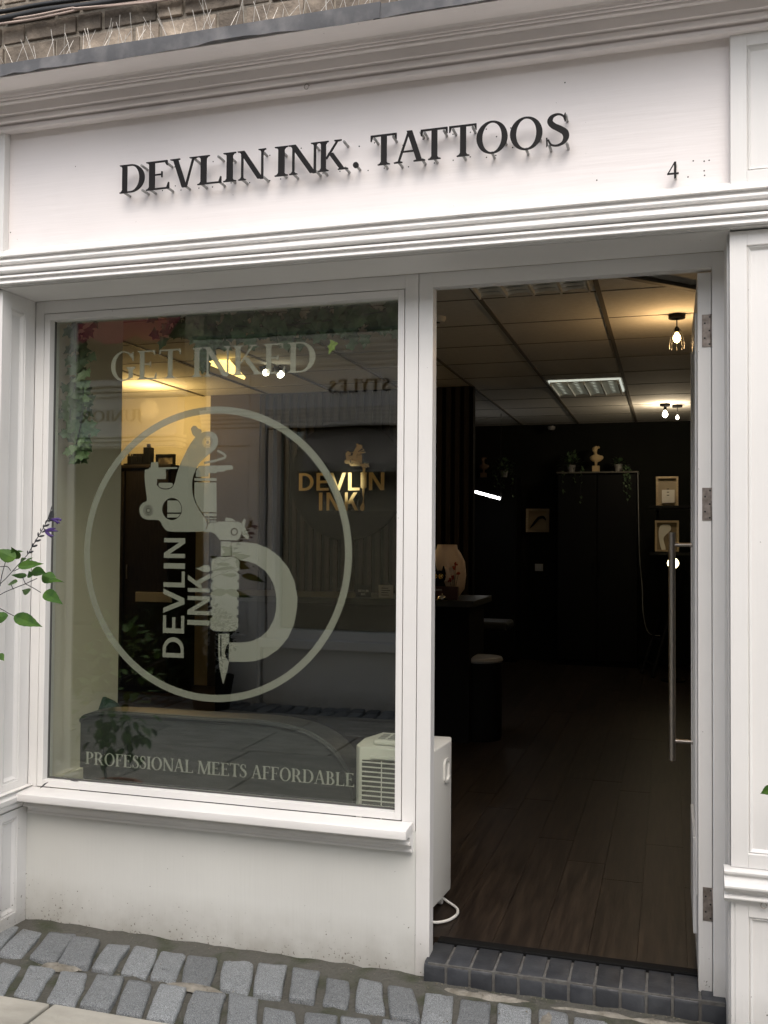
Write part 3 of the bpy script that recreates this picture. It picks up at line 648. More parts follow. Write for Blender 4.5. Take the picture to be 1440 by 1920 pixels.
GRIP_N = [(-0.004,-0.064),(-0.004,-0.094),(-0.004,-0.127),(-0.005,-0.155),(-0.004,-0.186),(-0.004,-0.215)], [(0.103,-0.062),(0.103,-0.092),(0.102,-0.124),(0.102,-0.152),(0.102,-0.183),(0.101,-0.212)]
def grip():
    o = [(1, [(-0.003,-0.027),(0.003,-0.018),(0.02,-0.011),(0.083,-0.01),(0.098,-0.018),(0.103,-0.027),(0.1,-0.25),(0.091,-0.261),(0.05,-0.265),(0.009,-0.263),(-0.004,-0.255)])]
    for L, s in zip(GRIP_N, (1, -1)):
        for a, b in L: o.append((-1, [(a-.004*s, b+.007), (a+.0075*s, b+.004), (a+.0075*s, b-.003), (a-.004*s, b-.009)]))
    return o
def nib(): return [(1, [(0.027,-0.273),(0.068,-0.271),(0.067,-0.301),(0.057,-0.316),(0.052,-0.334),(0.056,-0.353),(0.068,-0.367),(0.063,-0.392),(0.055,-0.419),(0.049,-0.441),(0.046,-0.441),(0.039,-0.414),(0.033,-0.387),(0.028,-0.347)]), (-1, [(0.034,-0.278),(0.039,-0.278),(0.04,-0.35),(0.046,-0.377),(0.039,-0.357),(0.035,-0.347)])]
def bigD(): 
    o = [(0.072,0.039),(0.122,0.04),(0.166,0.035),(0.209,0.02),(0.248,-0.007),(0.281,-0.043),(0.304,-0.088),(0.315,-0.14),(0.314,-0.179),(0.304,-0.232),(0.282,-0.278),(0.248,-0.317),(0.206,-0.345),(0.163,-0.36),(0.127,-0.364),(0.067,-0.366),(0.067,-0.301),(0.119,-0.299),(0.151,-0.293),(0.184,-0.278),(0.211,-0.254),(0.229,-0.221),(0.239,-0.185),(0.24,-0.149),(0.232,-0.109),(0.216,-0.077),(0.192,-0.051),(0.159,-0.032),(0.13,-0.024),(0.107,-0.022),(0.09,-0.011),(0.073,-0.007)]
    return [(1, o)]
def shift(sh, k=1, ox=0, oz=0): return [(sg, [(a*k+ox, b*k+oz) for a, b in p]) for sg, p in sh]
slab(em, shift(bigD() + machine() + grip() + nib(), 1, CX, CZ), onp, .0001, .0007)
def vtext(text, spans, xt, xb):
    """sans capitals climbing the glass: tops to the left"""
    for c, (a, b) in zip(text, spans):
        g, adv = sans(c); us = [p[0] for sg, q in g if sg > 0 for p in q]; u0, u1 = min(us), max(us); k = (b-a)/(u1-u0)
        slab(em, [(sg, [(xb + (xt-xb)*y, a + (x-u0)*k) for x, y in q]) for sg, q in g], onp, 0, .0006)
zz_ = [(0.941,1.011),(1.025,1.086),(1.094,1.178),(1.184,1.239),(1.248,1.267),(1.285,1.354)]
vtext('DEVLIN', zz_, -1.689, -1.607)
zz_ = [(1.056,1.073),(1.091,1.155),(1.169,1.234)]
vtext('INK', zz_, -1.595, -1.511)
slab(em, shift([(1, closed_smooth([(-0.063,-0.051),(-0.049,-0.049),(-0.031,-0.041),(-0.016,-0.04),(-0.007,-0.047),(-0.008,-0.06),(-0.02,-0.064),(-0.037,-0.061),(-0.051,-0.055)], 3))], 1, CX, CZ), onp, 0, .0006)
em.build('emblem_decal', M_vinyl, win)
tx = MB()
sp = [('GET', -1.914, -1.633), ('INKED', -1.591, -1.128)]
zb, zt = 1.912, 2.014
for s_t, a, b in sp: textline(tx, s_t, a, b, zb, zt-zb, onp, 0, .0006, gap=.035)
tx.build('window_lettering', vinylmat('cream_vinyl', (.46, .43, .38), .80), win)
tx = MB()
zb, zt = 0.5505, 0.594
for s_t, a, b in (('PROFESSIONAL', -1.99, -1.564), ('MEETS', -1.55, -1.365), ('AFFORDABLE', -1.349, -0.983)):
    textline(tx, s_t, a, b, zb, zt-zb, onp, 0, .0006, gap=.02)
tx.build('lower_lettering', M_vinyl2, win)

# ================================================================ INTERIOR
ZF, ZC = .06, 2.6
fb = MB().box(-5.2, .36, .325, 7.8, -.05, ZF-.012); x = -5.2
while x < .34:
    y = .326 - random.uniform(0, .9)
    while y < 7.7:
        L = random.choice((1.1, 1.35, 1.6)); fb.box(x, min(x+.1485, .355), max(y, .326), min(y+L-.0015, 7.75), ZF-.011, ZF+random.uniform(-.0004,.0004)); y += L
    x += .15
struct(fb.build('floor', M_floor))
struct(MB().box(-5.2, .36, .27, 7.8, ZC, ZC+.05).build('ceiling', M_ceil))
gr = MB()
for k in range(8): gr.box(-.342-.6*k-.012+.6, -.342-.6*k+.012+.6, .28, 7.64, ZC-.006, ZC+.001) if k else None
yy = .9
while yy < 7.6: gr.box(-5.1, .35, yy-.004, yy+.004, ZC-.0025, ZC+.001); yy += .6
struct(gr.build('ceiling_grid', M_grid))
struct(MB().box(-5.2, .36, 7.65, 7.8, ZF, ZC).build('wall_back', M_dark))
struct(MB().box(.35, .45, .27, 7.8, 0, ZC+.05).build('wall_right', M_dark))
struct(MB().box(-5.3, -5.2, .27, 7.8, 0, ZC+.05).build('wall_left', M_cream))
struct(MB().box(-2.36, -2.2, .262, .76, 0, ZC).box(-2.2, -2.185, .3, .765, .40, .46).build('wall_window_side', M_cream))
struct(MB().box(-5.2, -2.36, .262, .36, 0, ZC+.05).box(.155, .36, .262, .30, 0, ZC+.05).box(-2.36, .36, .262, .30, 2.2, ZC+.05).build('wall_front', M_cream))
struct(MB().box(-5.2, -3.87, 4.85, 4.95, ZF, ZC).build('partition_wall', M_cream))
struct(MB().box(-3.87, -3.40, 4.84, 4.95, ZF, ZC).build('partition_wall_dark', mat('brown_wall', (.075,.055,.035), .8, col2=(.06,.045,.03), nscale=3)))
sk = struct(MB().box(-1.72, -1.08, 7.632, 7.65, ZF, ZF+.10).box(-.32, .35, 7.632, 7.65, ZF, ZF+.10).build('skirting', M_dark, bevel=.004))
slp = empty('slatted_partition', 'dark vertical slat partition behind the counter carrying the gold logo disc', 'partition')
MB().box(-3.40, -1.53, 4.87, 4.95, ZF, ZC).build('backing', M_blk, slp)
mb = MB(); x = -3.39
while x < -1.56: mb.box(x, x+.040, 4.845, 4.869, ZF, ZC-.01); x += .0745
mb.build('slats', M_slat, slp, bevel=.002); anchor(slp, -2.4, 4.87, ZF)
# gold logo on its black disc
lg = empty('wall_logo', 'round black disc on the slat partition with a gold tattoo machine and DEVLIN INK', 'logo')
YG = 4.80
gx, gz = (-2.587,1.841)
MB().lathe([(.001,-.012),(.50,-.012),(.505,-.008),(.505,.04),(.001,.04)], (gx, YG+.005, gz), 64, 'y').build('disc', M_disc, lg)
mb = MB(); ong = lambda u, v, d: (u, YG-.016+d, v)
MK = .505/.545*0.215/0.419*1.08
ax, az = (-2.603,1.993); bx_, bz_ = (-0.284,0.148)
slab(mb, shift(machine(False), MK, ax-bx_*MK, az-bz_*MK), ong, 0, .006)
SG = [(-3.008,-2.877),(-2.85,-2.742),(-2.732,-2.589),(-2.569,-2.469),(-2.388,-2.256)]
z1, z0 = 1.901, 1.753
for c, (a, b) in zip('DEVLN', SG):
    g, adv = sans(c); us = [p[0] for sg, q in g if sg > 0 for p in q]; k = (b-a)/(max(us)-min(us)); slab(mb, place(g, k, z1-z0, a-min(us)*k, z0), ong, 0, .006)
SG = [(-2.826,-2.797),(-2.759,-2.643),(-2.596,-2.478)]
z1, z0 = 1.736, 1.586
for c, (a, b) in zip('INK', SG):
    g, adv = sans(c); us = [p[0] for sg, q in g if sg > 0 for p in q]; k = (b-a)/(max(us)-min(us)); slab(mb, place(g, k, z1-z0, a-min(us)*k, z0), ong, 0, .006)
GT = [(-2.442,1.938),(-2.424,1.938),(-2.424,1.904),(-2.408,1.9),(-2.407,1.778),(-2.426,1.768),(-2.426,1.738),(-2.431,1.721),(-2.43,1.694),(-2.433,1.66),(-2.425,1.62),(-2.428,1.589),(-2.444,1.58),(-2.461,1.589),(-2.464,1.613),(-2.453,1.633),(-2.441,1.653),(-2.436,1.687),(-2.443,1.728),(-2.445,1.768),(-2.46,1.775),(-2.461,1.901),(-2.441,1.905)]
sh = [(1, GT)]
for i in range(8):
    zc = 1.884 - i*(1.884-1.789)/7
    xc = GT[-2][0]; sh.append((-1, [(xc-.004, zc+.006), (xc+.007, zc), (xc-.004, zc-.006)])); xc = GT[3][0]; sh.append((-1, [(xc+.004, zc+.006), (xc-.007, zc), (xc+.004, zc-.006)]))
slab(mb, sh, ong, -.0005, .006)
mb.build('gold_lettering', M_gold, lg); anchor(lg, gx, YG+.02, gz)

# portable air conditioner
ac = empty('air_conditioner', 'white portable air conditioner with a grille standing inside beside the door post', 'air conditioner')
zb, zt = .115, .642
pl_ = [(-1.046,.43),(-1.025,.398),(-.775,.392),(-.7665,.40),(-.759,.478),(-.748,.60),(-.76,.66),(-1.02,.66),(-1.054,.54)]
autosmooth(MB().prism(pl_, zb, zt, 'z').build('casing', M_plastic, ac, bevel=.010, seg=3), 50)
g = MB().box(-1.012, -.80, .3885, .3925, .30, .600); g.build('grille_recess', M_plastic_d, ac)
g = MB(); z = .30
while z < .60: g.box(-1.016, -.792, .3845, .3882, z, z+.0042); z += .0162
g.box(-.943, -.939, .3835, .3844, .298, .602).box(-.868, -.864, .3835, .3844, .298, .602); g.build('grille', M_plastic, ac, bevel=.0008)
g = MB().box(-.983, -.80, .3825, .391, .606, .616); g.build('grip', M_plastic, ac, bevel=.002)
MB().box(-.995, -.985, .3905, .3925, .575, .585).build('screw_cap', M_wgrey, ac, bevel=.001)
MB().box(-.97, -.84, .565, .63, .6425, .6455).build('control_panel', M_wgrey, ac, bevel=.001)
MB().box(-1.0, -.80, .3895, .3915, .255, .258).build('panel_seam', M_plastic_d, ac)
hm = MB(); P0 = Vector((-.7550, .515, 0)); dv = Vector((.011, .122, 0)).normalized(); nv = Vector((dv.y, -dv.x, 0))
def hp(u, z, d): q = P0 + dv*u + nv*d; return (q.x, q.y, z)
rg = [(0,.52),(0,.575),(.012,.59),(.045,.59),(.057,.575),(.057,.52),(.045,.508),(.012,.508)]
n = len(rg); cu, cz_ = .0285, .549
V = [hp(u, z, -.001) for u, z in rg] + [hp(u, z, .006) for u, z in rg] + [hp(cu+(u-cu)*.72, cz_+(z-cz_)*.8, .006) for u, z in rg] + [hp(cu+(u-cu)*.7, cz_+(z-cz_)*.78, -.001) for u, z in rg]
hm.add(V, [(r*n+i, r*n+(i+1) % n, (r+1)*n+(i+1) % n, (r+1)*n+i) for r in range(3) for i in range(n)]); hm.build('side_handle', M_plastic, ac)
for wx, wy in ((-.79,.44),(-.785,.60),(-1.0,.44),(-1.0,.6)):
    autosmooth(MB().lathe([(.004,-.009),(.022,-.009),(.024,0),(.022,.009),(.004,.009)], (wx, wy, ZF+.025), 16, 'x').box(wx-.005, wx+.005, wy-.008, wy+.008, ZF+.02, zb+.02).build('castor', M_plastic, ac), 40)
MB().tube(smooth_path([(-.80,.40,.13),(-.775,.41,.075),(-.73,.44,.068),(-.705,.50,.068),(-.715,.56,.068),(-.76,.60,.075),(-.80,.60,.10)], 6), .005, 8).build('power_cable', M_plastic, ac, smooth=True)
anchor(ac, -.9, .52, ZF)
rc = empty('remote_control', 'white remote control lying on top of the portable air conditioner', 'remote control')
b = MB().box(-.985, -.90, .43, .555, .644, .662); b.build('body', M_plastic, rc, bevel=.006)
mb = MB()
for i in range(3):
    for j in range(2): mb.box(-.975+j*.035, -.95+j*.035, .45+i*.03, .468+i*.03, .6622, .6645)
mb.build('button', M_wgrey, rc, bevel=.001); anchor(rc, -.94, .49, .643)

# leather armchair with its back to the glass
ch = empty('leather_sofa', 'dark leather sofa with a curved piped back standing against the inside of the window', 'sofa')
cp = [(-2.219,0.332),(-2.225,0.558),(-2.212,0.625),(-2.167,0.657),(-2.049,0.672),(-1.854,0.674),(-1.631,0.674),(-1.458,0.676),(-1.321,0.664),(-1.228,0.637),(-1.162,0.596),(-1.115,0.539),(-1.085,0.466),(-1.068,0.373)]
bp = smooth_path(cp, 4)
poly = bp + [(bp[-1][0], .25), (bp[0][0], .25)]
mb = MB(); n = len(poly)
cxx = sum(p[0] for p in poly)/n
V = []
for d, k in ((.50, 0), (.505, -.012), (.60, -.014), (.68, .0), (.70, .03)):
    V += [(p[0] + (cxx-p[0])*k*.8, d, p[1] - (k if p[1] > .3 else 0)) for p in poly]
V = [(v[0], v[1], v[2]) for v in V]
mb.add(V, [(r*n+i, r*n+(i+1) % n, (r+1)*n+(i+1) % n, (r+1)*n+i) for r in range(4) for i in range(n)] + [tuple(range(n)), tuple(range(4*n, 5*n))])
autosmooth(mb.build('backrest', M_leather, ch, bevel=.012, seg=3), 50)
MB().tube([(a, .497, b+.002) for a, b in bp], .0065, 8).build('piping', M_leather, ch, smooth=True)
MB().box(-2.15, -1.12, .60, 1.25, .17, .40).build('seat', M_leather, ch, bevel=.05, seg=4)
for fx, fy in ((-2.1,.62),(-1.2,.62),(-2.1,1.18),(-1.2,1.18)): MB().tube([(fx,fy,.26),(fx,fy,ZF)], [.025,.016], 12).build('leg', M_blk, ch)
anchor(ch, -1.65, .8, ZF)
gc = MB(); N = 14; V = []
x0, x1 = -2.284, -2.077
for j in range(6):
    for i in range(N+1):
        t = i/N; top = .70 + .075*math.exp(-((t-.12)/.13)**2) + .03*math.exp(-((t-.45)/.25)**2) - .05*t
        V.append((x0+(x1-x0)*t, .60+.025*j+.01*math.sin(i*1.3+j), (.60 + (top-.60)*math.sin(math.pi*(j+.6)/6.2)) + random.uniform(-.003,.003)))
gc.add(V, [(r*(N+1)+i, r*(N+1)+i+1, (r+1)*(N+1)+i+1, (r+1)*(N+1)+i) for r in range(5) for i in range(N)])
tag(gc.build('crumpled_cloth', M_green, smooth=True), 'dark green crumpled cloth draped on the left end of the sofa back', 'cloth')

# counter with what stands on it
CT = .965
co = empty('reception_counter', 'black reception counter with a thin overhanging top, in front of the slat partition', 'counter')
MB().box(-3.0, -1.225, 3.25, 3.75, ZF, CT-.04).build('body', M_blk, co, bevel=.004)
MB().box(-3.05, -1.19, 3.20, 3.86, CT-.04, CT).build('worktop', mat('counter_top', (.03,.032,.027), .4, bump=.0002), co, bevel=.003)
anchor(co, -2.1, 3.5, ZF)
vx, vy = -1.429, 3.5
vs = autosmooth(MB().lathe([(.001,0),(.075,0),(.118,.06),(.128,.15),(.120,.24),(.090,.30),(.070,.325),(.066,.352),(.060,.353),(.058,.30),(.001,.29)], (vx, vy, CT+.0005), 40).build('vase', M_terra, None), 50)
tag(vs, 'large pale clay vase standing at the right end of the counter', 'vase')
# black cat figurine with gold spectacles
cx_, cy_ = -1.44, 3.33
ct = empty('cat_figurine', 'seated black cat figurine wearing round gold spectacles, in front of the clay vase', 'figurine')
mb = MB(); mb.lathe([(.001,0),(.04,0),(.052,.02),(.05,.06),(.036,.10),(.026,.12),(.001,.125)], (cx_, cy_, CT+.0005), 20)
mb.lathe([(.001,.10),(.026,.108),(.038,.125),(.042,.145),(.038,.165),(.024,.182),(.001,.187)], (cx_, cy_-.005, CT), 20)
for s in (-1, 1): mb.lathe([(.017,.160),(.012,.185),(.004,.212),(.0005,.218)], (cx_+s*.027, cy_, CT), 8)
mb.tube([(cx_-.02, cy_-.045, CT+.01), (cx_-.018, cy_-.042, CT+.07)], [.014,.011], 10).tube([(cx_+.02, cy_-.045, CT+.01), (cx_+.018, cy_-.042, CT+.07)], [.014,.011], 10)
autosmooth(mb.build('body', M_blk, ct), 60)
gl = MB()
for s in (-1, 1):
    gl.tube([(cx_+s*.021+.015*math.cos(t), cy_-.048, CT+.149+.015*math.sin(t)) for t in [2*math.pi*k/18 for k in range(19)]], .0022, 6)
    gl.lathe([(.0005,-.001),(.0135,-.001),(.0135,.001),(.0005,.001)], (cx_+s*.021, cy_-.047, CT+.149), 16, 'y')
gl.tube([(cx_-.007,cy_-.049,CT+.152),(cx_+.007,cy_-.049,CT+.152)], .0018, 6); gl.build('spectacles', M_gold_m, ct, smooth=True)
MB().lathe([(.001,.082),(.028,.083),(.031,.088),(.028,.093),(.001,.094)], (cx_, cy_, CT+.02), 20).build('collar', M_gold_m, ct, smooth=True)
anchor(ct, cx_, cy_, CT)
dx_ = -1.355
df_ = empty('dried_flowers', 'small red dried flower heads on thin stalks beside the cat figurine', 'dried flowers')
mb = MB(); mh = MB()
for a, b, h in ((.0,.0,.20),(.012,.02,.225),(-.012,.0,.14),(.03,.0,.165),(-.03,.0,.12)):
    mb.tube([(dx_, 3.38, CT+.001), (dx_+a*.5, 3.38, CT+h*.6), (dx_+a, 3.38, CT+h)], .0013, 5)
    for q in range(7): mh.lathe([(.0005,-.006),(.005,-.002),(.006,.003),(.0005,.008)], (dx_+a+random.uniform(-.008,.008), 3.38+random.uniform(-.008,.008), CT+h+random.uniform(-.01,.01)), 7)
mb.build('stalk', M_stem, df_); mh.build('flower', M_red, df_, smooth=True); anchor(df_, dx_, 3.38, CT)
cb = empty('card_box', 'dark brown box of leaflets with a red front, on the counter below the clay vase', 'box')
bx0, bx1 = -1.47, -1.308
MB().box(bx0, bx1, 3.27, 3.31, CT+.0005, CT+.085).build('box', mat('oxblood_card', (.05,.014,.012), .5, bump=.0003), cb, bevel=.002)
tmp = MB()
textline(tmp, 'CARDS', bx0+.008, bx0+.062, CT+.056, .013, lambda u,v,d: (u, 3.2695+d, v), -.001, 0); tmp.build('lettering', M_card, cb); anchor(cb, bx0, 3.29, CT)
bl = empty('counter_bell', 'shiny chrome call bell on the front edge of the counter', 'bell')
ex = -1.398
autosmooth(MB().lathe([(.001,.008),(.034,.008),(.033,.016),(.026,.027),(.012,.034),(.001,.036)], (ex,3.235,CT), 28).lathe([(.001,.034),(.0035,.035),(.0035,.043),(.001,.044)], (ex,3.235,CT), 12).build('dome', M_chrome, bl), 60)
MB().lathe([(.001,.0005),(.030,.0005),(.030,.007),(.001,.007)], (ex,3.235,CT), 28).build('base', M_blk, bl); anchor(bl, ex, 3.235, CT)
for px, w_, m_, lb in ((-1.947, .052, M_blk, 'small black business card on the counter, seen through the window'), (-1.792, .05, M_card, 'small white price card on the counter, right of the black card')):
    c_ = empty('card_stand', lb, 'card')
    MB().box(px-w_, px+w_, 3.29, 3.296, CT+.0005, CT+.085).build('card', m_, c_, bevel=.001)
    t2 = MB(); fn_ = lambda u,v,d: (u, 3.2895+d, v)
    if m_ is M_blk: textline(t2, 'DEVLIN', px-.035, px+.035, CT+.036, .016, fn_, -.001, 0, font=sans, gap=.15); textline(t2, 'INK', px-.016, px+.016, CT+.014, .015, fn_, -.001, 0, font=sans, gap=.15)
    else: 
        for q in range(4): t2.box(px-.03, px+.02+random.uniform(-.01,.015), 3.2885, 3.2895, CT+.018+q*.015, CT+.022+q*.015)
    t2.build('print', M_card if m_ is M_blk else M_blk, c_); anchor(c_, px, 3.29, CT)
# bin / stool beside the counter
st_ = empty('stool', 'black drum stool with a pale grey round seat beside the counter', 'stool')
qx = -1.19
autosmooth(MB().lathe([(.001,0),(.135,0),(.14,.02),(.14,.50),(.001,.50)], (qx, 3.45, ZF), 40).build('drum', M_blk, st_), 50)
autosmooth(MB().lathe([(.001,.5005),(.142,.5005),(.148,.512),(.14,.53),(.09,.536),(.001,.537)], (qx, 3.45, ZF), 40).build('seat', M_wgrey, st_), 50); anchor(st_, qx, 3.45, ZF)
tb = empty('treatment_couch', 'dark padded tattoo couch behind the reception counter', 'couch')
tbx0, tbz = -1.5-.5, 0.725
MB().box(tbx0, -1.187, 4.5, 4.84, tbz-.07, tbz).build('padded_top', M_leather, tb, bevel=.025, seg=3)
for lx in (tbx0+.1, -1.187-.25): MB().tube([(lx, 4.67, tbz-.06), (lx, 4.67, ZF)], .02, 10).build('leg', M_blk, tb)
anchor(tb, tbx0+.4, 4.67, ZF)

# ---- things along the back wall
wd_ = empty('tall_cupboard', 'tall black cupboard against the dark back wall with a bust and plants on top', 'cupboard')
YB = 7.30
a, b_, zt = -1.126, -0.321, 2.043
MB().box(a, b_, YB+.02, 7.645, ZF, zt).build('carcass', M_navy, wd_, bevel=.004)
for q in (0, 1):
    d_ = MB().box(a+.006+(b_-a)/2*q, a-.006+(b_-a)/2*(q+1), YB, YB+.018, ZF+.06, zt-.02).build('door', M_navy, wd_, bevel=.003)
    MB().tube([(a+(b_-a)/2+(.03 if q else -.03), YB-.02, 1.0), (a+(b_-a)/2+(.03 if q else -.03), YB-.02, 1.14)], .006, 8).build('handle', M_blk, d_)
MB().box(a-.01, b_+.01, YB-.015, 7.645, zt, zt+.016).build('top', mat('cupboard_edge', (.10,.095,.08), .45, bump=.0002), wd_)
anchor(wd_, (a+b_)/2, 7.45, ZF)
def bust(x, y, z, h, m, lb):
    b = empty('bust', lb, 'bust'); k = h/.40
    pm = MB().box(x-.055*k, x+.055*k, y-.05*k, y+.05*k, z, z+.10*k).build('plinth', m, b, bevel=.004)
    mb = MB(); N = 20
    pr = [(.022,.10,.022,0),(.020,.13,.02,0),(.024,.155,.024,0),(.060,.175,.038,0),(.092,.205,.046,.002),(.098,.235,.048,.004),(.080,.256,.042,.004),(.040,.270,.034,0),(.026,.285,.028,-.004),(.025,.305,.028,-.006),(.034,.322,.042,-.010),(.041,.345,.050,-.012),(.043,.370,.052,-.008),(.036,.392,.044,-.002),(.018,.405,.022,0),(.002,.408,.003,0)]
    V = [(x+(r*math.cos(2*math.pi*i/N)+o*1.5)*k + (.012*k if .17<zz<.26 and math.cos(2*math.pi*i/N)>.5 else 0), y+(d*math.sin(2*math.pi*i/N)+o)*k, z+zz*k) for r, zz, d, o in pr for i in range(N)]
    mb.add(V, [(j*N+i, j*N+(i+1) % N, (j+1)*N+(i+1) % N, (j+1)*N+i) for j in range(len(pr)-1) for i in range(N)] + [tuple(range(N)), tuple(range((len(pr)-1)*N, len(pr)*N))])
    mb.lathe([(.001,-.012*k),(.007*k,-.006*k),(.006*k,.004*k),(.001,.010*k)], (x-.016*k, y-.058*k, z+.352*k), 8)
    mb.lathe([(.001,-.02*k),(.02*k,-.01*k),(.022*k,.01*k),(.001,.024*k)], (x+.036*k, y+.02*k, z+.385*k), 12)
    mb.build('figure', m, b, smooth=True); anchor(b, x, y, z)
bust(-0.743, 7.42, zt+.016, .27, M_bust, 'cream plaster head and shoulders bust on a square plinth on top of the black cupboard')
def leafmesh(mb, p, d, L, W, fold=.25, kind='ivy', up=Vector((0,0,1))):
    d = d.normalized(); s = d.cross(up); s = s.normalized() if s.length > .01 else Vector((1,0,0)); n = s.cross(d)
    if kind == 'ivy': out = [(0,0),(.12,.30),(.02,.52),(.30,.34),(.52,.50),(.62,.24),(1,0)]
    elif kind == 'ovate': out = [(0,0),(.06,.22),(.14,.36),(.22,.46),(.28,.47),(.36,.50),(.42,.47),(.52,.44),(.58,.37),(.68,.30),(.74,.21),(.84,.13),(.92,.05),(1,0)]
    else: out = [(0,0),(.3,.5),(.7,.35),(1,0)]
    P = Vector(p); m = len(out)
    bend = random.uniform(-.1,.25)
    mid = [P + d*(L*a) - n*(L*bend*a*a) for a, b in out]
    V = [tuple(q) for q in mid]
    V += [tuple(mid[i] + s*(W*out[i][1]) + n*(W*fold*out[i][1]) - n*0) for i in range(m)]
    V += [tuple(mid[i] - s*(W*out[i][1]) + n*(W*fold*out[i][1])) for i in range(m)]
    F = []
    for i in range(m-1):
        F.append((i, i+1, m+i+1, m+i)); F.append((i+1, i, 2*m+i, 2*m+i+1))
    F = [tuple(q) for q in F]
    mb.add(V, F)
def potplant(x, y, z, r, n, lb, trail=0, m=M_ivy, ll=.05):
    p = empty('potted_plant', lb, 'plant')
    autosmooth(MB().lathe([(.001,0),(.032,0),(.045,.07),(.047,.07),(.047,.078),(.040,.078),(.038,.06),(.001,.06)], (x,y,z), 18).build('pot', M_wgrey, p), 40)
    mb = MB(); sm = MB()
    for i in range(n):
        t = random.uniform(0, 2*math.pi); e = random.uniform(-.3, 1.3); d = Vector((math.cos(t)*math.cos(e), math.sin(t)*math.cos(e)*.7, math.sin(e)))
        q = Vector((x,y,z+.08)) + d*random.uniform(.02, r); leafmesh(mb, q, d+Vector((random.uniform(-.5,.5),random.uniform(-.5,.5),random.uniform(-.8,.3))), ll*random.uniform(.6,1.1), ll*.7)
        if i % 4 == 0: sm.tube([(x,y,z+.07), tuple((Vector((x,y,z+.07))+q)/2+Vector((0,0,.01))), tuple(q)], .0015, 4)
    for i in range(trail):
        tx_ = x + random.uniform(-.12,.12); L = random.uniform(.15,.42); pts = [(x,y,z+.075),(tx_,y-.09,z+.07)]+[(tx_+.01*math.sin(j), y-.10, z+.07-L*j/6) for j in range(1,7)]
        sm.tube(pts, .0014, 4)
        for j in range(int(L*40)): 
            zz = z+.06-L*random.random(); leafmesh(mb, (tx_+random.uniform(-.015,.015), y-.10, zz), Vector((random.uniform(-1,1),-.4,-1)), ll*.6, ll*.5)
    mb.build('leaves', m, p); sm.build('stems', M_stem, p); anchor(p, x, y, z)
potplant(-0.995, 7.40, zt+.016, .13, 110, 'bushy trailing plant on the left end of the black cupboard top', 3)
potplant(-0.511, 7.40, zt+.016, .06, 45, 'small plant in a pale pot with long trailing strands, right of the cream bust', 5)
c2 = empty('wall_cabinet', 'black cabinet behind the slat partition with a dark bust and a trailing plant on top', 'cabinet')
a2, b2 = -2.175, -1.556
MB().box(a2, b2, YB+.02, 7.645, ZF, zt-.03).build('carcass', M_navy, c2, bevel=.004); MB().box(a2+.01, b2-.01, YB, YB+.018, ZF+.05, zt-.05).build('door', M_navy, c2, bevel=.004); anchor(c2, (a2+b2)/2, 7.45, ZF)
bust(-1.929, 7.42, zt-.029, .22, M_bust_d, 'dim brown bust on the black cabinet beside the slat partition')
potplant(-1.703, 7.40, zt-.029, .12, 90, 'dark leafy plant beside the dim brown bust', 4)
tl = empty('tube_reflection', 'glowing white strip for a tube reflection, slanting down just right of the slat partition', 'reflection')  # glow added in place of a tube's reflection; holder and hangers made up
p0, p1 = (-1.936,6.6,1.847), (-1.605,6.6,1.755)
autosmooth(MB().tube([p0, p1], .013, 12).build('tube', M_tube_refl, tl), 40)
MB().tube([(p0[0],p0[1]+.03,p0[2]+.01),(p1[0],p1[1]+.03,p1[2]+.01)], .018, 8).build('added_holder', M_blk, tl); 
for q in (p0, p1): MB().tube([(q[0],q[1]+.03,q[2]),(q[0],q[1]+.03,ZC)], .002, 5).build('added_hanger', M_cable, tl)
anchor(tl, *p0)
def frame(x0, x1, z0, z1, y, lb, mf, mback, inner=None, depth=.035, fw=.02, name='picture_frame'):
    f = empty(name, lb, 'picture frame')
    pieces('frame', mf, f, [(x0, x0+fw, y-depth, y, z0, z1), (x1-fw, x1, y-depth, y, z0, z1), (x0+fw, x1-fw, y-depth, y, z0, z0+fw), (x0+fw, x1-fw, y-depth, y, z1-fw, z1)], .0015)
    MB().box(x0+fw, x1-fw, y-.008, y-.003, z0+fw, z1-fw).build('backing', mback, f)
    if inner: inner(f)
    anchor(f, x0, y, z0); return f
fx0, fz1 = (-1.495,1.687); fx1, fz0 = (-1.248,1.434)
def feather(f):
    mb = MB(); pts = [(-1.452,1.479),(-1.417,1.519),(-1.377,1.571),(-1.343,1.594),(-1.309,1.594),(-1.28,1.56)]
    sh = pen([(a, b, h) for (a, b), h in zip(pts, (.003,.011,.014,.014,.013,.004))], k=4)
    slab(mb, sh, lambda u,v,d: (u, 7.612+d, v), 0, .004); mb.build('feather', M_blk, f)
frame(fx0, fx1, fz0, fz1, 7.647, 'square pale timber box frame holding a black feather on the back wall', M_pine, mat('box_back', (.45,.36,.22), .8, bump=.0002), feather, .06, .03)
sx0, sz1 = (-1.403,1.093); sx1, sz0 = (-1.316,1.014)
sw = empty('light_switch', 'white double light switch below the feather frame', 'switch')
MB().box(sx0, sx1, 7.638, 7.6495, sz0, sz1).build('plate', M_card, sw, bevel=.002)
for q in (.32, .68): MB().box(sx0+(sx1-sx0)*q-.008, sx0+(sx1-sx0)*q+.008, 7.633, 7.638, (sz0+sz1)/2-.014, (sz0+sz1)/2+.014).build('rocker', M_plastic, sw, bevel=.001)
anchor(sw, sx0, 7.645, sz0)
cm_ = empty('dome_camera', 'small round ceiling camera where the ceiling meets the dark back wall', 'camera')
q = (-1.213,7.5,2.541)
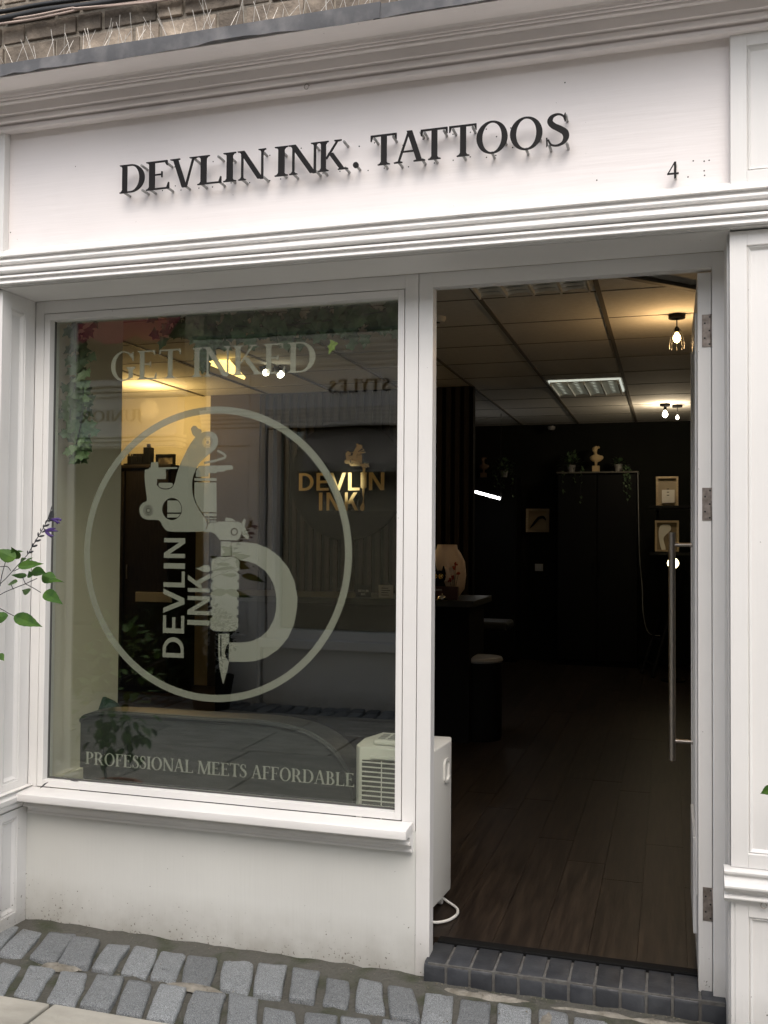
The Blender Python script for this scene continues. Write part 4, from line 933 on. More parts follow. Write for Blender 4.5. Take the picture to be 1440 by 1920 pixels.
autosmooth(MB().lathe([(.001,-.02),(.028,-.02),(.04,0),(.04,.02),(.001,.02)], q, 20).build('housing', M_wgrey, cm_), 40); autosmooth(MB().lathe([(.001,-.045),(.018,-.04),(.026,-.0205),(.001,-.0205)], q, 20).tube([(q[0],q[1]+.12,q[2]),(q[0],q[1],q[2])], .008, 8).build('dome', M_blk, cm_), 40)
anchor(cm_, *q)
for (pa, pb, lb, kind) in (((1230,894),(1271,950),'pale certificate with a smaller card leaning on it, on the upper dark shelf by the open door',0), ((1228,976),(1272,1035),'lower framed print of a pale figure beside the door handle, under the dark shelf',1)):
    pass
ux0, uz1 = (-0.133,1.973); ux1, uz0 = (0.074,1.687)
def cert(f):
    MB().box(ux0+.055, ux1-.035, 6.845, 6.85, uz0+.03, uz1-.13).build('card', M_card, f, bevel=.001)
    t2 = MB()
    for q in range(3): t2.box(ux0+.10, ux1-.085, 6.843, 6.845, uz0+.10+q*.03, uz0+.107+q*.03)
    t2.build('print', M_blk, f)
frame(ux0, ux1, uz0+.005, uz1, 6.9, 'pale certificate with a white card on it, standing on the upper dark shelf', M_pine, mat('kraft_card', (.30,.25,.17), .8, bump=.0003), cert)
lx0, lz1 = (-0.143,1.548); lx1, lz0 = (0.079,1.24)
def fig(f):
    pts = closed_smooth([(lx0+.06,lz0+.03),(lx0+.035,lz0+.16),(lx0+.05,lz1-.05),(lx0+.13,lz1-.04),(lx0+.15,lz1-.08),(lx0+.13,lz1-.11),(lx0+.09,lz1-.15),(lx0+.08,lz0+.12),(lx0+.1,lz0+.03)], 3)
    mb = MB(); slab(mb, [(1, pts)], lambda u,v,d: (u, 6.885+d, v), 0, .004); mb.build('figure', M_card, f)
frame(lx0, lx1, lz0+.005, lz1, 6.9, 'lower framed print of a pale shape on brown, beside the door handle', M_pine, mat('brown_print', (.16,.12,.07), .6, bump=.0003), fig)
for zz, lb in ((uz0, 'dark wall shelf holding the pale certificate'), (lz0, 'dark wall shelf under the lower framed print')):
    s = empty('wall_shelf', lb, 'shelf', group='dark shelves on the back wall by the door'); MB().box(ux0-.06, .34, 6.8, 7.0, zz-.025, zz).build('board', M_navy, s, bevel=.002)
    for q in (ux0-.0, .2): MB().box(q, q+.02, 6.85, 7.649, zz-.045, zz-.026).build('bracket', M_blk, s)
    anchor(s, ux0, 7.0, zz)
def lamp(q, lb, r, m, e, col, name='pendant_lamp', cage=False, hang=.2):
    l = empty(name, lb, 'lamp')
    zb = q[2]
    autosmooth(MB().lathe([(.001,-r*1.25),(r*.55,-r*1.05),(r,-r*.2),(r*.9,r*.5),(r*.5,r*1.1),(r*.35,r*1.5),(.001,r*1.5)], q, 18).build('bulb', m, l), 60)
    MB().lathe([(.001,r*1.5),(r*.55,r*1.5),(r*.6,r*2.6),(r*.3,r*3.0),(.001,r*3.0)], q, 14).build('socket', M_blk, l)
    MB().tube([(q[0],q[1],zb+r*2.9),(q[0],q[1],ZC-.02)], .004, 6).build('flex', M_cable, l)
    MB().lathe([(.001,0),(.045,0),(.045,.02),(.001,.02)], (q[0],q[1],ZC-.022), 20).build('ceiling_rose', M_blk, l)
    if cage:
        c = MB()
        for k in range(8):
            t = 2*math.pi*k/8
            c.tube([(q[0]+a*r*math.cos(t), q[1]+a*r*math.sin(t), zb+h*r) for a, h in ((.6,2.5),(1.1,1.8),(1.6,0),(1.9,-1.8),(1.8,-2.9))], .0012, 5)
        c.build('cage', M_cable, l)
    d = bpy.data.lights.new('bulb_light', 'POINT'); d.energy = e; d.color = col; d.shadow_soft_size = r; o = bpy.data.objects.new('bulb_light', d); C.objects.link(o); o.location = (q[0], q[1], zb-r*2.2); o.parent = l
    anchor(l, *q)
q = (0.035,2.72,2.47)
lamp(q, 'glowing amber filament bulb in a wire cage near the ceiling, nearest of the lamps inside', .021, M_bulb, 2.6, (1,.62,.28), cage=True)
q = (-0.045,6.3,2.503)
lamp(q, 'small warm white bulb hanging further back near the dark back wall', .024, M_bulbw, 3.4, (1,.8,.55))
q = (0.062,6.4,2.483)
lamp(q, 'tiniest lit bulb, just right of the small hanging bulb further back', .014, M_bulbw, 1, (1,.8,.55))
ml = empty('globe_lamp', 'glowing yellow globe lamp seen just right of the door bar handle', 'lamp')
q = (0.024,6.5,1.146)
autosmooth(MB().lathe([(.001,-.052),(.03,-.043),(.048,-.02),(.053,0),(.048,.02),(.03,.043),(.001,.052)], q, 24).build('globe', mat('lit_globe', (1,.9,.6), .4, emit=(1,.85,.45), estr=3.0), ml), 60)
MB().tube([(q[0],q[1],q[2]-.05),(q[0],q[1],ZF+.02)], .009, 8).lathe([(.001,0),(.11,0),(.11,.015),(.001,.018)], (q[0],q[1],ZF), 20).build('stand', M_blk, ml); anchor(ml, q[0], q[1], ZF)
# recessed lights with metal louvres
def louvre(x0, x1, y0, y1, lb, lit=0):  # lit: strength of the tray glow that stands for reflected daylight
    l = empty('ceiling_light', lb, 'ceiling light', group='louvred lights recessed in the ceiling')
    MB().box(x0, x1, y0, y1, ZC-.012, ZC-.0025).build('tray', mat('tray', (.6,.6,.55), .5, bump=.0002, emit=(.9,.95,.85), estr=lit), l)  # tray glow stands for daylight reflected off the louvres
    mb = MB()
    for i in range(5):
        x = x0+.015+(x1-x0-.04)*i/4; mb.box(x, x+.010, y0+.01, y1-.01, ZC-.045, ZC-.0125)
    for j in range(9):
        y = y0+.012+(y1-y0-.03)*j/8
        n = 16; V = []
        for i in range(n+1):
            xx = x0+.012+(x1-x0-.024)*i/n; s_ = .010*abs(math.sin(math.pi*(i % 4)/4)); V += [(xx, y, ZC-.014), (xx, y+.012, ZC-.032+s_), (xx, y+.024, ZC-.014)]
        mb.add(V, [(i*3+k, i*3+k+1, i*3+k+4, i*3+k+3) for i in range(n) for k in range(2)])
    mb.build('louvre', M_louvre, l); anchor(l, (x0+x1)/2, (y0+y1)/2, ZC)
louvre(-.915, -.365, 4.75, 5.40, 'louvred ceiling light, the farther one seen whole through the doorway', .30)
louvre(-.93, -.355, 1.35, 1.95, 'louvred ceiling light, the nearer one cut off by the top of the doorway')
sd_ = empty('smoke_alarm', 'small round smoke alarm on the ceiling near the left of the doorway', 'alarm'); q = (-1.244,2.428)
autosmooth(MB().lathe([(.001,-.03),(.035,-.028),(.045,-.012),(.045,0),(.001,0)], (q[0], q[1], ZC-.003), 20).build('housing', M_ceil, sd_), 40); MB().lathe([(.001,-.034),(.012,-.034),(.012,-.0285),(.001,-.0285)], (q[0], q[1], ZC-.003), 12).build('sensor', M_blk, sd_); anchor(sd_, q[0], q[1], ZC)
dc = MB().add([], [])
p0, p1 = (-0.194,1.813), (0.108,2.121)
p0v, p1v = Vector((*p0, 0)), Vector((*p1, 0)); dd = (p1v-p0v).normalized(); sv = Vector((-dd.y, dd.x, 0))*.02
pp = [p0v-sv-dd*.3, p1v-sv+dd*.1, p1v+sv+dd*.1, p0v+sv-dd*.3]
dc.add([(p.x, p.y, ZC-.022) for p in pp] + [(p.x, p.y, ZC-.003) for p in pp], [(0,1,2,3),(4,5,6,7),(0,1,5,4),(1,2,6,5),(2,3,7,6),(3,0,4,7)])
tag(dc.build('cable_trunking', M_grid, bevel=.002), 'dark strip of trunking running across the ceiling just inside the top of the doorway', 'trunking')
# white lead dangling beside the cupboard and a folded step ladder
tag(MB().tube(smooth_path([ (-0.315,7.25,2.04), (-0.309,7.25,1.641), (-0.299,7.25,1.21), (-0.273,7.25,0.888), (-0.261,7.2,0.624), (-0.209,7.15,0.439), (-0.096,7.15,0.411) ], 5), .005, 6).build('white_lead', M_wgrey, smooth=True), 'thin pale lead hanging down the right edge of the tall black cupboard', 'cable')
ld = empty('step_ladder', 'folded dark step ladder leaning against the back wall right of the cupboard', 'ladder')
for off in (0, .26):
    MB().tube([(-.13+off*.4-.14, 6.9-off, ZF+.01), (.06+off*.3-.02, 7.6-off, 1.05)], .014, 8).build('rail', M_blk, ld)
mb = MB()
for q in range(4):
    t = (q+.5)/4.5; mb.tube([(-.27+.31*t, 6.9+.7*t, ZF+.99*t), (-.166+.308*t, 6.64+.7*t, ZF+.99*t)], .012, 6)
mb.build('rungs', M_blk, ld); anchor(ld, -.1, 6.9, ZF)

# ---- the lamp-lit left end of the room, seen through the window
cbn = empty('display_cabinet', 'dark cabinet against the lamp lit cream wall, seen through the window behind the emblem', 'cabinet')
a, b_ = -4.54-.3, -3.996; zc = 1.96
MB().box(a, b_, 4.38, 4.84, ZF, zc-.03).build('carcass', M_slat, cbn, bevel=.004); MB().box(a-.02, b_+.02, 4.35, 4.845, zc-.03, zc).build('top', M_slat, cbn, bevel=.004)
for q in range(2): 
    dd_ = MB().box(a+.01+(b_-a)*q/2, a-.01+(b_-a)*(q+1)/2, 4.36, 4.379, ZF+.05, zc-.05).build('door', M_slat, cbn, bevel=.003)
    MB().tube([(a+(b_-a)/2+(.04 if q else -.04), 4.345, 1.0), (a+(b_-a)/2+(.04 if q else -.04), 4.345, 1.12)], .006, 6).build('handle', M_steel, dd_)
anchor(cbn, (a+b_)/2, 4.6, ZF)
for k_, (px0, px1, pt, lb) in enumerate(((238,272,846,'black ink bottle rack on the dark cabinet, left of the small picture'), (274,286,832,'tall dark square bottle on the dark cabinet behind the window emblem'))):
    x0, x1, z1 = ((-4.487, -4.305, 2.076), (-4.3, -4.233, 2.146))[k_]
    e = empty('ink_rack' if k_ == 0 else 'dark_bottle', lb, 'rack' if k_ == 0 else 'bottle')
    if k_ == 0:
        MB().box(x0, x1, 4.45, 4.6, zc+.0005, zc+.02).box(x0, x1, 4.59, 4.6, zc+.02, z1).build('stand', M_blk, e)
        for q in range(7): MB().lathe([(.001,0),(.014,0),(.014,.06),(.006,.07),(.006,.085),(.001,.086)], (x0+.02+(x1-x0-.04)*q/6, 4.50, zc+.021), 10).build('bottle', M_blk, e)
    else: MB().box(x0, x1, 4.45, 4.45+(x1-x0), zc+.0005, z1-.03).build('body', M_navy, e, bevel=.004); MB().box(x0+.02, x1-.02, 4.47, 4.43+(x1-x0), z1-.03, z1).build('cap', M_blk, e, bevel=.003)
    anchor(e, x0, 4.5, zc)
px0, pz0, px1, pz1 = -4.256, 1.97, -4.071, 2.067
frame(px0, px1, zc+.001, pz1, 4.6, 'small dark framed picture standing at the right end of the dark cabinet', M_blk, mat('photo_paper', (.30,.26,.20), .5, col2=(.05,.04,.03), nscale=18), None, .02, .022)
bq = empty('lamplight_patch', 'added glowing yellow plate for a light cone on the ceiling, seen through the letters INKED', 'lamp')  # glowing plate and rod added for a light cone on the ceiling
W0 = (-3.382,4.2,2.711)
sh_ = MB(); V = [ (-3.153,3.35,2.698), (-3.126,3.35,2.575), (-2.783,3.2,2.431), (-3.112,3.4,2.713) ]
sh_.add(V + [(x_, y_+.02, z_+.02) for x_, y_, z_ in V], [(0,1,2,3),(4,5,6,7),(0,1,5,4),(1,2,6,5),(2,3,7,6),(3,0,4,7)])
sh_.build('patch', mat('lamplight_glow', (1,.75,.35), .6, emit=(1,.68,.22), estr=1.6), bq)
MB().tube([(V[0][0], V[0][1]+.01, V[0][2]+.01), (V[0][0], V[0][1]+.01, ZC)], .006, 6).build('added_rod', M_blk, bq)
d = bpy.data.lights.new('warm_point_light', 'POINT'); d.energy = 9; d.color = (1,.64,.26); d.shadow_soft_size = .08; o = bpy.data.objects.new('warm_point_light', d); C.objects.link(o); o.location = (-4.1, 4.2, 2.40); o.parent = bq
anchor(bq, *V[0])
for i_, (q, lb) in enumerate((((-2.798,3.6,2.55), 'left of the two white spotlight heads seen between the letters K and E'), ((-2.685,3.6,2.53), 'right of the two white spotlight heads, just under the letter E'))):
    s = empty('spotlight', lb, 'spotlight', group='ceiling spotlights seen through the window')
    a_ = Vector((.6,-.5,-.5)).normalized(); Q = Vector(q)
    MB().tube([Q+a_*.0, Q-a_*.10], [.032,.022], 16).build('head', M_blk, s); MB().tube([Q+a_*.001, Q+a_*.004], [.027,.024], 16).build('lens', M_bulbw, s)
    MB().tube([Q-a_*.09, (Q.x, Q.y, ZC)], .005, 6).build('arm', M_blk, s)
    d = bpy.data.lights.new('spot_light', 'SPOT'); d.energy = 85; d.color = (1,.9,.72); d.spot_size = R(12); d.spot_blend = .9; d.shadow_soft_size = .03
    o = bpy.data.objects.new('spot_light', d); C.objects.link(o); o.location = Q+a_*.02; o.rotation_euler = (Vector((gx, 4.8, gz))-Q).to_track_quat('-Z','Y').to_euler(); o.parent = s; anchor(s, q[0], q[1], q[2])
bn = empty('notice_strip', 'pale strip of printed card low on the dark cabinet, behind the emblem word DEVLIN', 'notice')
nx0, nz0 = (-4.282,0.815); nx1, nz1 = (-3.946,0.894)
MB().box(nx0, nx1, 4.33, 4.345, nz0, nz1).build('card', M_card, bn, bevel=.001); anchor(bn, nx0, 4.34, nz0)

# ---- artificial ivy hung inside the glass
def ivy(path, n, spread, lb, size=.05, m=M_ivy):
    iv = empty('ivy_garland', lb, 'ivy', group='artificial ivy garlands inside the window')
    p = smooth_path(path, 5); MB().tube(p, .0018, 5).build('stem', M_stem, iv, smooth=True); mb = MB()
    for i in range(n):
        q = Vector(random.choice(p)); q += Vector((random.gauss(0, spread*.5), random.uniform(-.01, .05), random.gauss(0, spread*.5)))
        q.x = max(q.x, -2.19); q.y = max(.245, q.y)
        leafmesh(mb, q, Vector((random.uniform(-1,1), random.uniform(-.25,.1), random.uniform(-1.2,.3))), size*random.uniform(.6,1.15), size*.85, .15, up=Vector((random.uniform(-.2,.2),-1,random.uniform(-.2,.2))))
    mb.build('leaves', m, iv); anchor(iv, *path[0])
ivy([(-2.10,.27,2.13), (-2.09,.275,1.95), (-2.11,.27,1.80), (-2.07,.27,1.72)], 120, .045, 'ivy strand hanging down the left side of the window', .045)
ivy([(-2.06,.27,1.95), (-2.055,.27,1.82), (-2.08,.27,1.70), (-2.09,.27,1.665)], 50, .03, 'lighter green ivy tip trailing lowest at the left side of the window', .045, mat('pale_ivy', (.10,.17,.07), .5, col2=(.16,.22,.12), nscale=25))
ivy([(-1.72,.28,2.125), (-1.45,.28,2.095), (-1.25,.29,2.09), (-1.05,.28,2.10), (-.86,.28,2.12)], 300, .06, 'ivy garland along the top of the window pane', .05)
ivy([(-1.60,.27,2.10), (-1.56,.27,2.04), (-1.58,.27,2.0)], 40, .035, 'short ivy clump dangling above the letters INKED', .045)
ll = MB(); leafmesh(ll, (-1.078,0.26,2.018), Vector((-.5,-.1,-1)), .05, .03, .3, up=Vector((0,-1,0)))
tag(ll.build('lime_leaf', M_ivy_l), 'single bright lime green leaf hanging just right of the letter D', 'leaf')

# ---- litter on the window sill
for P_, w_, lb in (([ (-2.087,0.1,0.487), (-2.079,0.11,0.496), (-2.08,0.135,0.501) ], .008, 'dark dried leaf standing at the left end of the window sill'), ([ (-2.035,0.2,0.494), (-2.014,0.195,0.494), (-2.0,0.2,0.493) ], .006, 'thin dark dried leaf lying on the bottom rail of the window frame')):
    mb = MB(); a_, b_, c_ = [Vector(q) for q in P_]; mb.tube([a_, b_, c_], [.0008, .0028, .0006], 5); leafmesh(mb, b_, c_-a_, .02, w_, .3, 'ovate', up=Vector((0,-.6,1)))
    tag(mb.build('dried_leaf', M_stem, None), lb, 'leaf')
# ================================================================ ON AND ABOVE THE CORNICE
sk_i = 0
for (a, b) in ((-2.6,-2.02),(-1.98,-1.42),(-1.38,-.82),(-.78,-.25),(-.2,.35)):
    s = empty('bird_spikes', 'strip of thin pale bird spikes on the lead flashing, ' + ('farthest left','second from left','third from left','fourth from left','farthest right')[sk_i], 'bird spikes', group='strips of bird spikes along the flashing')
    sk_i += 1
    zq = 2.863
    MB().box(a, b, -.185, -.165, zq+.001, zq+.008).build('base', M_wgrey, s)
    mb = MB(); x = a+.01
    while x < b:
        for k in range(2 if random.random() < .8 else 1):
            t = random.choice((-1,1))*random.uniform(.02,.5); L = random.uniform(.07,.105); y0 = -.175
            e = (x+math.sin(t)*L, y0+random.uniform(-.035,.05), zq+.006+math.cos(t)*L)
            mb.tube([(x, y0, zq+.006), ((x+e[0])/2+.001, (y0+e[1])/2, (zq+.006+e[2])/2+.001), e], .0007, 4)
        x += random.uniform(.022, .042)
    mb.build('spikes', M_wire, s); anchor(s, a, -.175, zq)
def cable(pts, r, m, lb): tag(MB().tube(smooth_path(pts, 6), r, 10).build('cable', m, None, smooth=True), lb, 'cable', 'cables clipped along the brick wall')
cable([ (-2.591,0.0,3.155), (-2.229,0.0,3.15), (-2.056,0.0,3.154), (-1.846,0.0,3.144), (-1.605,0.0,3.142), (-1.225,0.0,3.13) ], .0115, M_cable, 'thickest black cable across the top left corner of the brick wall')
cable([ (-2.602,0.01,3.2), (-2.237,0.01,3.183), (-2.064,0.01,3.183), (-1.812,0.01,3.173), (-1.417,0.01,3.167) ], .008, M_cable, 'upper thinner black cable at the very top left corner')
cable([ (-2.591,0.0,3.158), (-2.229,-0.0,3.147), (-2.091,-0.01,3.136), (-1.943,-0.01,3.139), (-1.901,-0.01,3.134), (-1.724,0.0,3.129), (-1.374,0.0,3.119) ], .0035, M_cablew, 'upper thin cream cable just under the black cables')
cable([ (-2.591,0.0,3.147), (-2.228,0.0,3.134), (-2.095,-0.004,3.128), (-1.956,-0.006,3.13), (-1.91,-0.006,3.134), (-1.874,-0.004,3.133), (-1.724,0.0,3.125), (-1.605,0.0,3.119), (-1.374,0.0,3.123) ], .0042, M_cablew, 'lower cream cable with a joint, sagging below the black cables')

# ================================================================ PLANTS IN THE STREET
sa = empty('salvia_plant', 'salvia with green leaves and a dark purple flower spike at the left edge', 'plant')
LV = [[(-1.755,-0.45,1.294),(-1.822,-0.45,1.319),85],[(-1.763,-0.45,1.293),(-1.77,-0.45,1.329),60],[(-1.765,-0.45,1.281),(-1.711,-0.45,1.302),30],[(-1.752,-0.45,1.273),(-1.668,-0.45,1.28),62],[(-1.778,-0.45,1.315),(-1.742,-0.45,1.314),16],[(-1.781,-0.45,1.279),(-1.749,-0.45,1.298),46],[(-1.713,-0.45,1.243),(-1.734,-0.45,1.26),60],[(-1.728,-0.45,1.26),(-1.676,-0.45,1.251),66],[(-1.712,-0.45,1.247),(-1.654,-0.45,1.237),85],[(-1.658,-0.45,1.238),(-1.626,-0.45,1.232),22],[(-1.749,-0.45,1.245),(-1.815,-0.45,1.247),38],[(-1.747,-0.45,1.23),(-1.833,-0.45,1.219),40],[(-1.726,-0.45,1.201),(-1.783,-0.45,1.203),50],[(-1.694,-0.45,1.2),(-1.604,-0.45,1.178),78],[(-1.781,-0.45,1.134),(-1.87,-0.45,1.117),78],[(-1.78,-0.45,1.132),(-1.662,-0.45,1.103),84],[(-1.846,-0.45,1.02),(-1.799,-0.45,1.008),40],[(-1.823,-0.45,1.268),(-1.859,-0.45,1.276),40]]
mb = MB()
for i, (p, q, w_) in enumerate(LV):
    p = Vector(p) + Vector((0, ((i*37) % 11-5)*.006, 0)); q = Vector(q) + Vector((0, ((i*53) % 13-6)*.006, 0)); L = (q-p).length
    leafmesh(mb, p, q-p, L, min(w_/5.055/420, L*.62), .28 if i % 2 else -.2, 'ovate', up=Vector((.1,-1,.55)))
for i in range(220):
    t, e = random.uniform(0, 2*math.pi), random.uniform(-1.3, 1.4); d = Vector((math.cos(t)*math.cos(e)*.20, math.sin(t)*math.cos(e)*.24, math.sin(e)*.34))*random.uniform(.5, 1)
    leafmesh(mb, Vector((-2.32, -.52, .68))+d, d+Vector((random.uniform(-.2,.2), random.uniform(-.2,.2), random.uniform(-.3,.1))), random.uniform(.04,.065), .035, .2, 'ovate')
mb.build('leaves', M_leaf, sa)
mb = MB()
for L in ([[(-2.006,-0.45,1.03),(-1.899,-0.45,1.146),(-1.828,-0.45,1.19),(-1.783,-0.45,1.209),(-1.744,-0.45,1.223),(-1.706,-0.45,1.239)],[(-1.999,-0.45,1.03),(-1.871,-0.45,1.171),(-1.829,-0.45,1.22),(-1.808,-0.45,1.238),(-1.767,-0.45,1.278),(-1.739,-0.45,1.305),(-1.725,-0.45,1.326),(-1.709,-0.45,1.35),(-1.685,-0.45,1.386),(-1.67,-0.45,1.415),(-1.662,-0.45,1.439)],[(-1.744,-0.45,1.223),(-1.72,-0.45,1.213),(-1.693,-0.45,1.2)],[(-2.006,-0.45,1.015),(-1.9,-0.45,1.17),(-1.828,-0.45,1.151),(-1.802,-0.45,1.14),(-1.781,-0.45,1.132)],[(-1.829,-0.45,1.214),(-1.823,-0.45,1.247),(-1.806,-0.45,1.303)],[(-1.792,-0.45,1.221),(-1.784,-0.45,1.206)],[(-1.754,-0.45,1.242),(-1.744,-0.45,1.223)],[(-1.794,-0.45,1.259),(-1.807,-0.45,1.271),(-1.837,-0.45,1.269)],[(-1.784,-0.45,1.258),(-1.751,-0.45,1.272)],[(-2.039,-0.45,0.846),(-1.997,-0.45,0.97),(-2.006,-0.45,1.03)],[(-1.997,-0.45,0.97),(-1.999,-0.45,1.03)],[(-2.024,-0.45,0.847),(-2.004,-0.45,0.939),(-2.006,-0.45,1.015)]]):
    mb.tube(smooth_path([tuple(p) for p in L], 4), .0012, 5)
PB = (-2.32, -.45)
e0 = (-2.039,-0.45,0.846)
mb.tube([e0, (-2.36,-.45,.7), (-2.33,-.45,.28)], .0035, 6)
mb.build('stems', M_stem, sa)
mb = MB()
for (p, q) in [[(-1.738,-0.45,1.306),(-1.739,-0.45,1.317)],[(-1.736,-0.45,1.309),(-1.719,-0.45,1.316)],[(-1.725,-0.45,1.326),(-1.721,-0.45,1.338)],[(-1.724,-0.45,1.327),(-1.706,-0.45,1.333)],[(-1.715,-0.45,1.339),(-1.71,-0.45,1.351)],[(-1.714,-0.45,1.342),(-1.695,-0.45,1.348)],[(-1.705,-0.45,1.356),(-1.705,-0.45,1.369)],[(-1.703,-0.45,1.356),(-1.684,-0.45,1.36)],[(-1.697,-0.45,1.371),(-1.697,-0.45,1.38)],[(-1.693,-0.45,1.368),(-1.678,-0.45,1.375)],[(-1.688,-0.45,1.38),(-1.688,-0.45,1.391)],[(-1.685,-0.45,1.384),(-1.668,-0.45,1.392)],[(-1.682,-0.45,1.391),(-1.678,-0.45,1.403)],[(-1.677,-0.45,1.4),(-1.658,-0.45,1.403)],[(-1.675,-0.45,1.406),(-1.653,-0.45,1.409)],[(-1.673,-0.45,1.411),(-1.653,-0.45,1.415)],[(-1.672,-0.45,1.415),(-1.653,-0.45,1.42)],[(-1.67,-0.45,1.42),(-1.654,-0.45,1.425)],[(-1.668,-0.45,1.424),(-1.654,-0.45,1.43)],[(-1.664,-0.45,1.433),(-1.661,-0.45,1.442)],[(-1.687,-0.45,1.38),(-1.674,-0.45,1.368)]]:
    p, q = Vector(p), Vector(q); m_ = (p+q)/2; L = (q-p).length; mb.tube([p, p.lerp(q,.4), p.lerp(q,.8), q], [.0008, L*.17, L*.14, .0006], 6)
mb.build('calyces', M_stem, sa, smooth=True)
mb = MB()
for (p, m_, q) in [[(-1.668,-0.45,1.406),(-1.651,-0.45,1.404),(-1.627,-0.45,1.406)],[(-1.661,-0.45,1.404),(-1.646,-0.45,1.4),(-1.642,-0.45,1.391)],[(-1.658,-0.45,1.403),(-1.644,-0.45,1.399),(-1.634,-0.45,1.394)],[(-1.683,-0.45,1.372),(-1.664,-0.45,1.374),(-1.639,-0.45,1.372)],[(-1.681,-0.45,1.371),(-1.671,-0.45,1.365),(-1.661,-0.45,1.353)],[(-1.683,-0.45,1.374),(-1.664,-0.45,1.378),(-1.647,-0.45,1.38)],[(-1.681,-0.45,1.369),(-1.666,-0.45,1.36),(-1.652,-0.45,1.359)],[(-1.658,-0.45,1.406),(-1.639,-0.45,1.406),(-1.63,-0.45,1.4)]]:
    mb.tube(smooth_path([p, m_, q], 3), [.002,.0028,.0038,.004,.003,.0022,.0005], 7)
mb.build('flowers', M_purple, sa, smooth=True)
anchor(sa, PB[0], PB[1], .28)
pt = empty('terracotta_planter', 'terracotta planter on the setts holding the salvia, beside the left pilaster', 'planter')
autosmooth(MB().lathe([(.001,0),(.10,0),(.135,.24),(.15,.245),(.15,.285),(.132,.285),(.12,.25),(.001,.25)], (PB[0],PB[1],0), 32).build('pot', mat('terracotta', (.38,.15,.07), .85, col2=(.30,.12,.06), nscale=12, bump=.001), pt), 40)
MB().lathe([(.001,.251),(.121,.251),(.124,.258),(.06,.266),(.001,.268)], (PB[0],PB[1],0), 24).build('soil', M_mortar, pt); anchor(pt, *PB, 0)
s2 = empty('trailing_plant', 'green leaf of a plant just showing at the right edge of the photo', 'plant')
mb = MB(); q = Vector((0.24,-0.25,0.763)); leafmesh(mb, q, Vector((0.214,-0.25,0.75))-q, .036, .024, .2, 'ovate', up=Vector((0,-1,.4)))
for k in range(14): leafmesh(mb, q+Vector((random.uniform(.02,.16), random.uniform(-.08,.08), random.uniform(-.12,.12))), Vector((random.uniform(-1,1),random.uniform(-1,1),random.uniform(-.5,.6))), .045, .03, .2, 'ovate')
mb.build('leaves', M_leaf, s2); MB().tube(smooth_path([tuple(q), (q.x+.06,q.y,q.z-.02), (q.x+.10,q.y,q.z-.3), (q.x+.1,q.y,0)], 4), .003, 6).build('stem', M_stem, s2); anchor(s2, q.x+.1, q.y, 0)

# ================================================================ ACROSS THE STREET (seen mirrored in the glass)
YO = -4.08
op = empty('opposite_shop', 'cream shopfront across the street lettered STYLES, seen mirrored in the window', 'building')
def obox(*a): return MB().box(*a)
obox(-3.2, 3, YO-.3, YO, -.05, .46).build('stall_riser', M_white, op)
obox(-3.22, 3, YO-.1, YO+.06, .46, .53).build('sill', M_whitex, op, bevel=.006)
obox(-3.2, 3, YO-.2, YO-.06, .53, .60).box(-3.2,-3.12, YO-.2, YO-.06, .60, 2.25).box(-1.25,-1.15,YO-.2,YO-.06,.6,2.25).build('window_frame', M_white, op, bevel=.003)
obox(-3.12, 3, YO-.16, YO-.15, .60, 2.25).build('window_pane', M_glass, op)
obox(-3.12, 3, YO-1.2, YO-1.1, -.05, 2.3).box(-3.2, 3, YO-1.2, YO-.3, -.05, 0).build('dark_interior', M_blk, op)
def omold(z0, z1, p0, p1, n, name):
    prof = [(YO-.05, z0)]; 
    for i in range(n):
        a = z0+(z1-z0)*i/n; b = z0+(z1-z0)*(i+1)/n; y = YO+p0+(p1-p0)*i/max(1,n-1)
        prof += [(y-.012, a+.002), (y, a+(b-a)*.3), (y+.004, a+(b-a)*.6), (y-.002, b-.006)]
    prof.append((YO-.05, z1)); return autosmooth(MB().prism(prof, -3.78, 3).build(name, M_whitex, op), 30)
omold(2.26, 2.42, .03, .07, 5, 'architrave'); omold(2.74, 2.98, .02, .18, 6, 'cornice')
obox(-3.70, 3, YO-.1, YO, 2.42, 2.74).build('fascia_board', M_whitex, op)
obox(-3.74, -3.22, YO-.2, YO+.02, -.05, 2.26).box(-3.74,-3.34,YO-.2,YO+.02,2.42,2.74).build('pilaster', M_white, op, bevel=.004)
panelled(3.24, 3.72, .1, 2.2, 3.32, 3.64, .55, 2.12, lambda u, v, d: (-u, YO+.045-d, v), parent=op)
obox(-4.2, 3.2, YO-1.6, YO-1.3, -.05, 3.8).box(-4.15,-3.76,YO-1.3,YO-.6,-.05,2.2).build('rear_wall', M_blk, op)
obox(-3.76, 3.2, YO-1.3, YO-.25, 2.3, 2.5).box(-3.78,-3.74,YO-1.3,YO-.2,-.05,2.3).box(3.0,3.1,YO-1.3,YO-.2,-.05,2.3).build('inner_ceiling', M_blk, op)
obox(-3.8, 3.2, YO-.4, YO-.05, 2.98, 3.8).build('upper_wall', M_brick, op)
obox(-3.78, 3, YO-.02, YO+.2, 2.98, 3.0).build('flashing', M_lead, op)
tx = MB(); fno = lambda u, v, d: (-u, YO+.012-d, v)
textline(tx, 'STYLES', 2.127, 2.646, 2.53, .098, fno, 0, .01, gap=.08)
tx.build('sign_lettering', M_black, op)
for zz in (.75, 1.2, 1.6): obox(-2.95, 1, YO-.9, YO-.6, zz, zz+.015).build('shelf', M_slat, op)
anchor(op, -1, YO, 0)
o2 = empty('far_opposite_shop', 'cream shopfront across the street lettered JUNIOR, mirrored at the upper left of the window', 'building')
Y2 = YO-.25
obox(-9, -4.15, Y2-.3, Y2, -.05, .55).build('stall_riser', M_navy, o2)
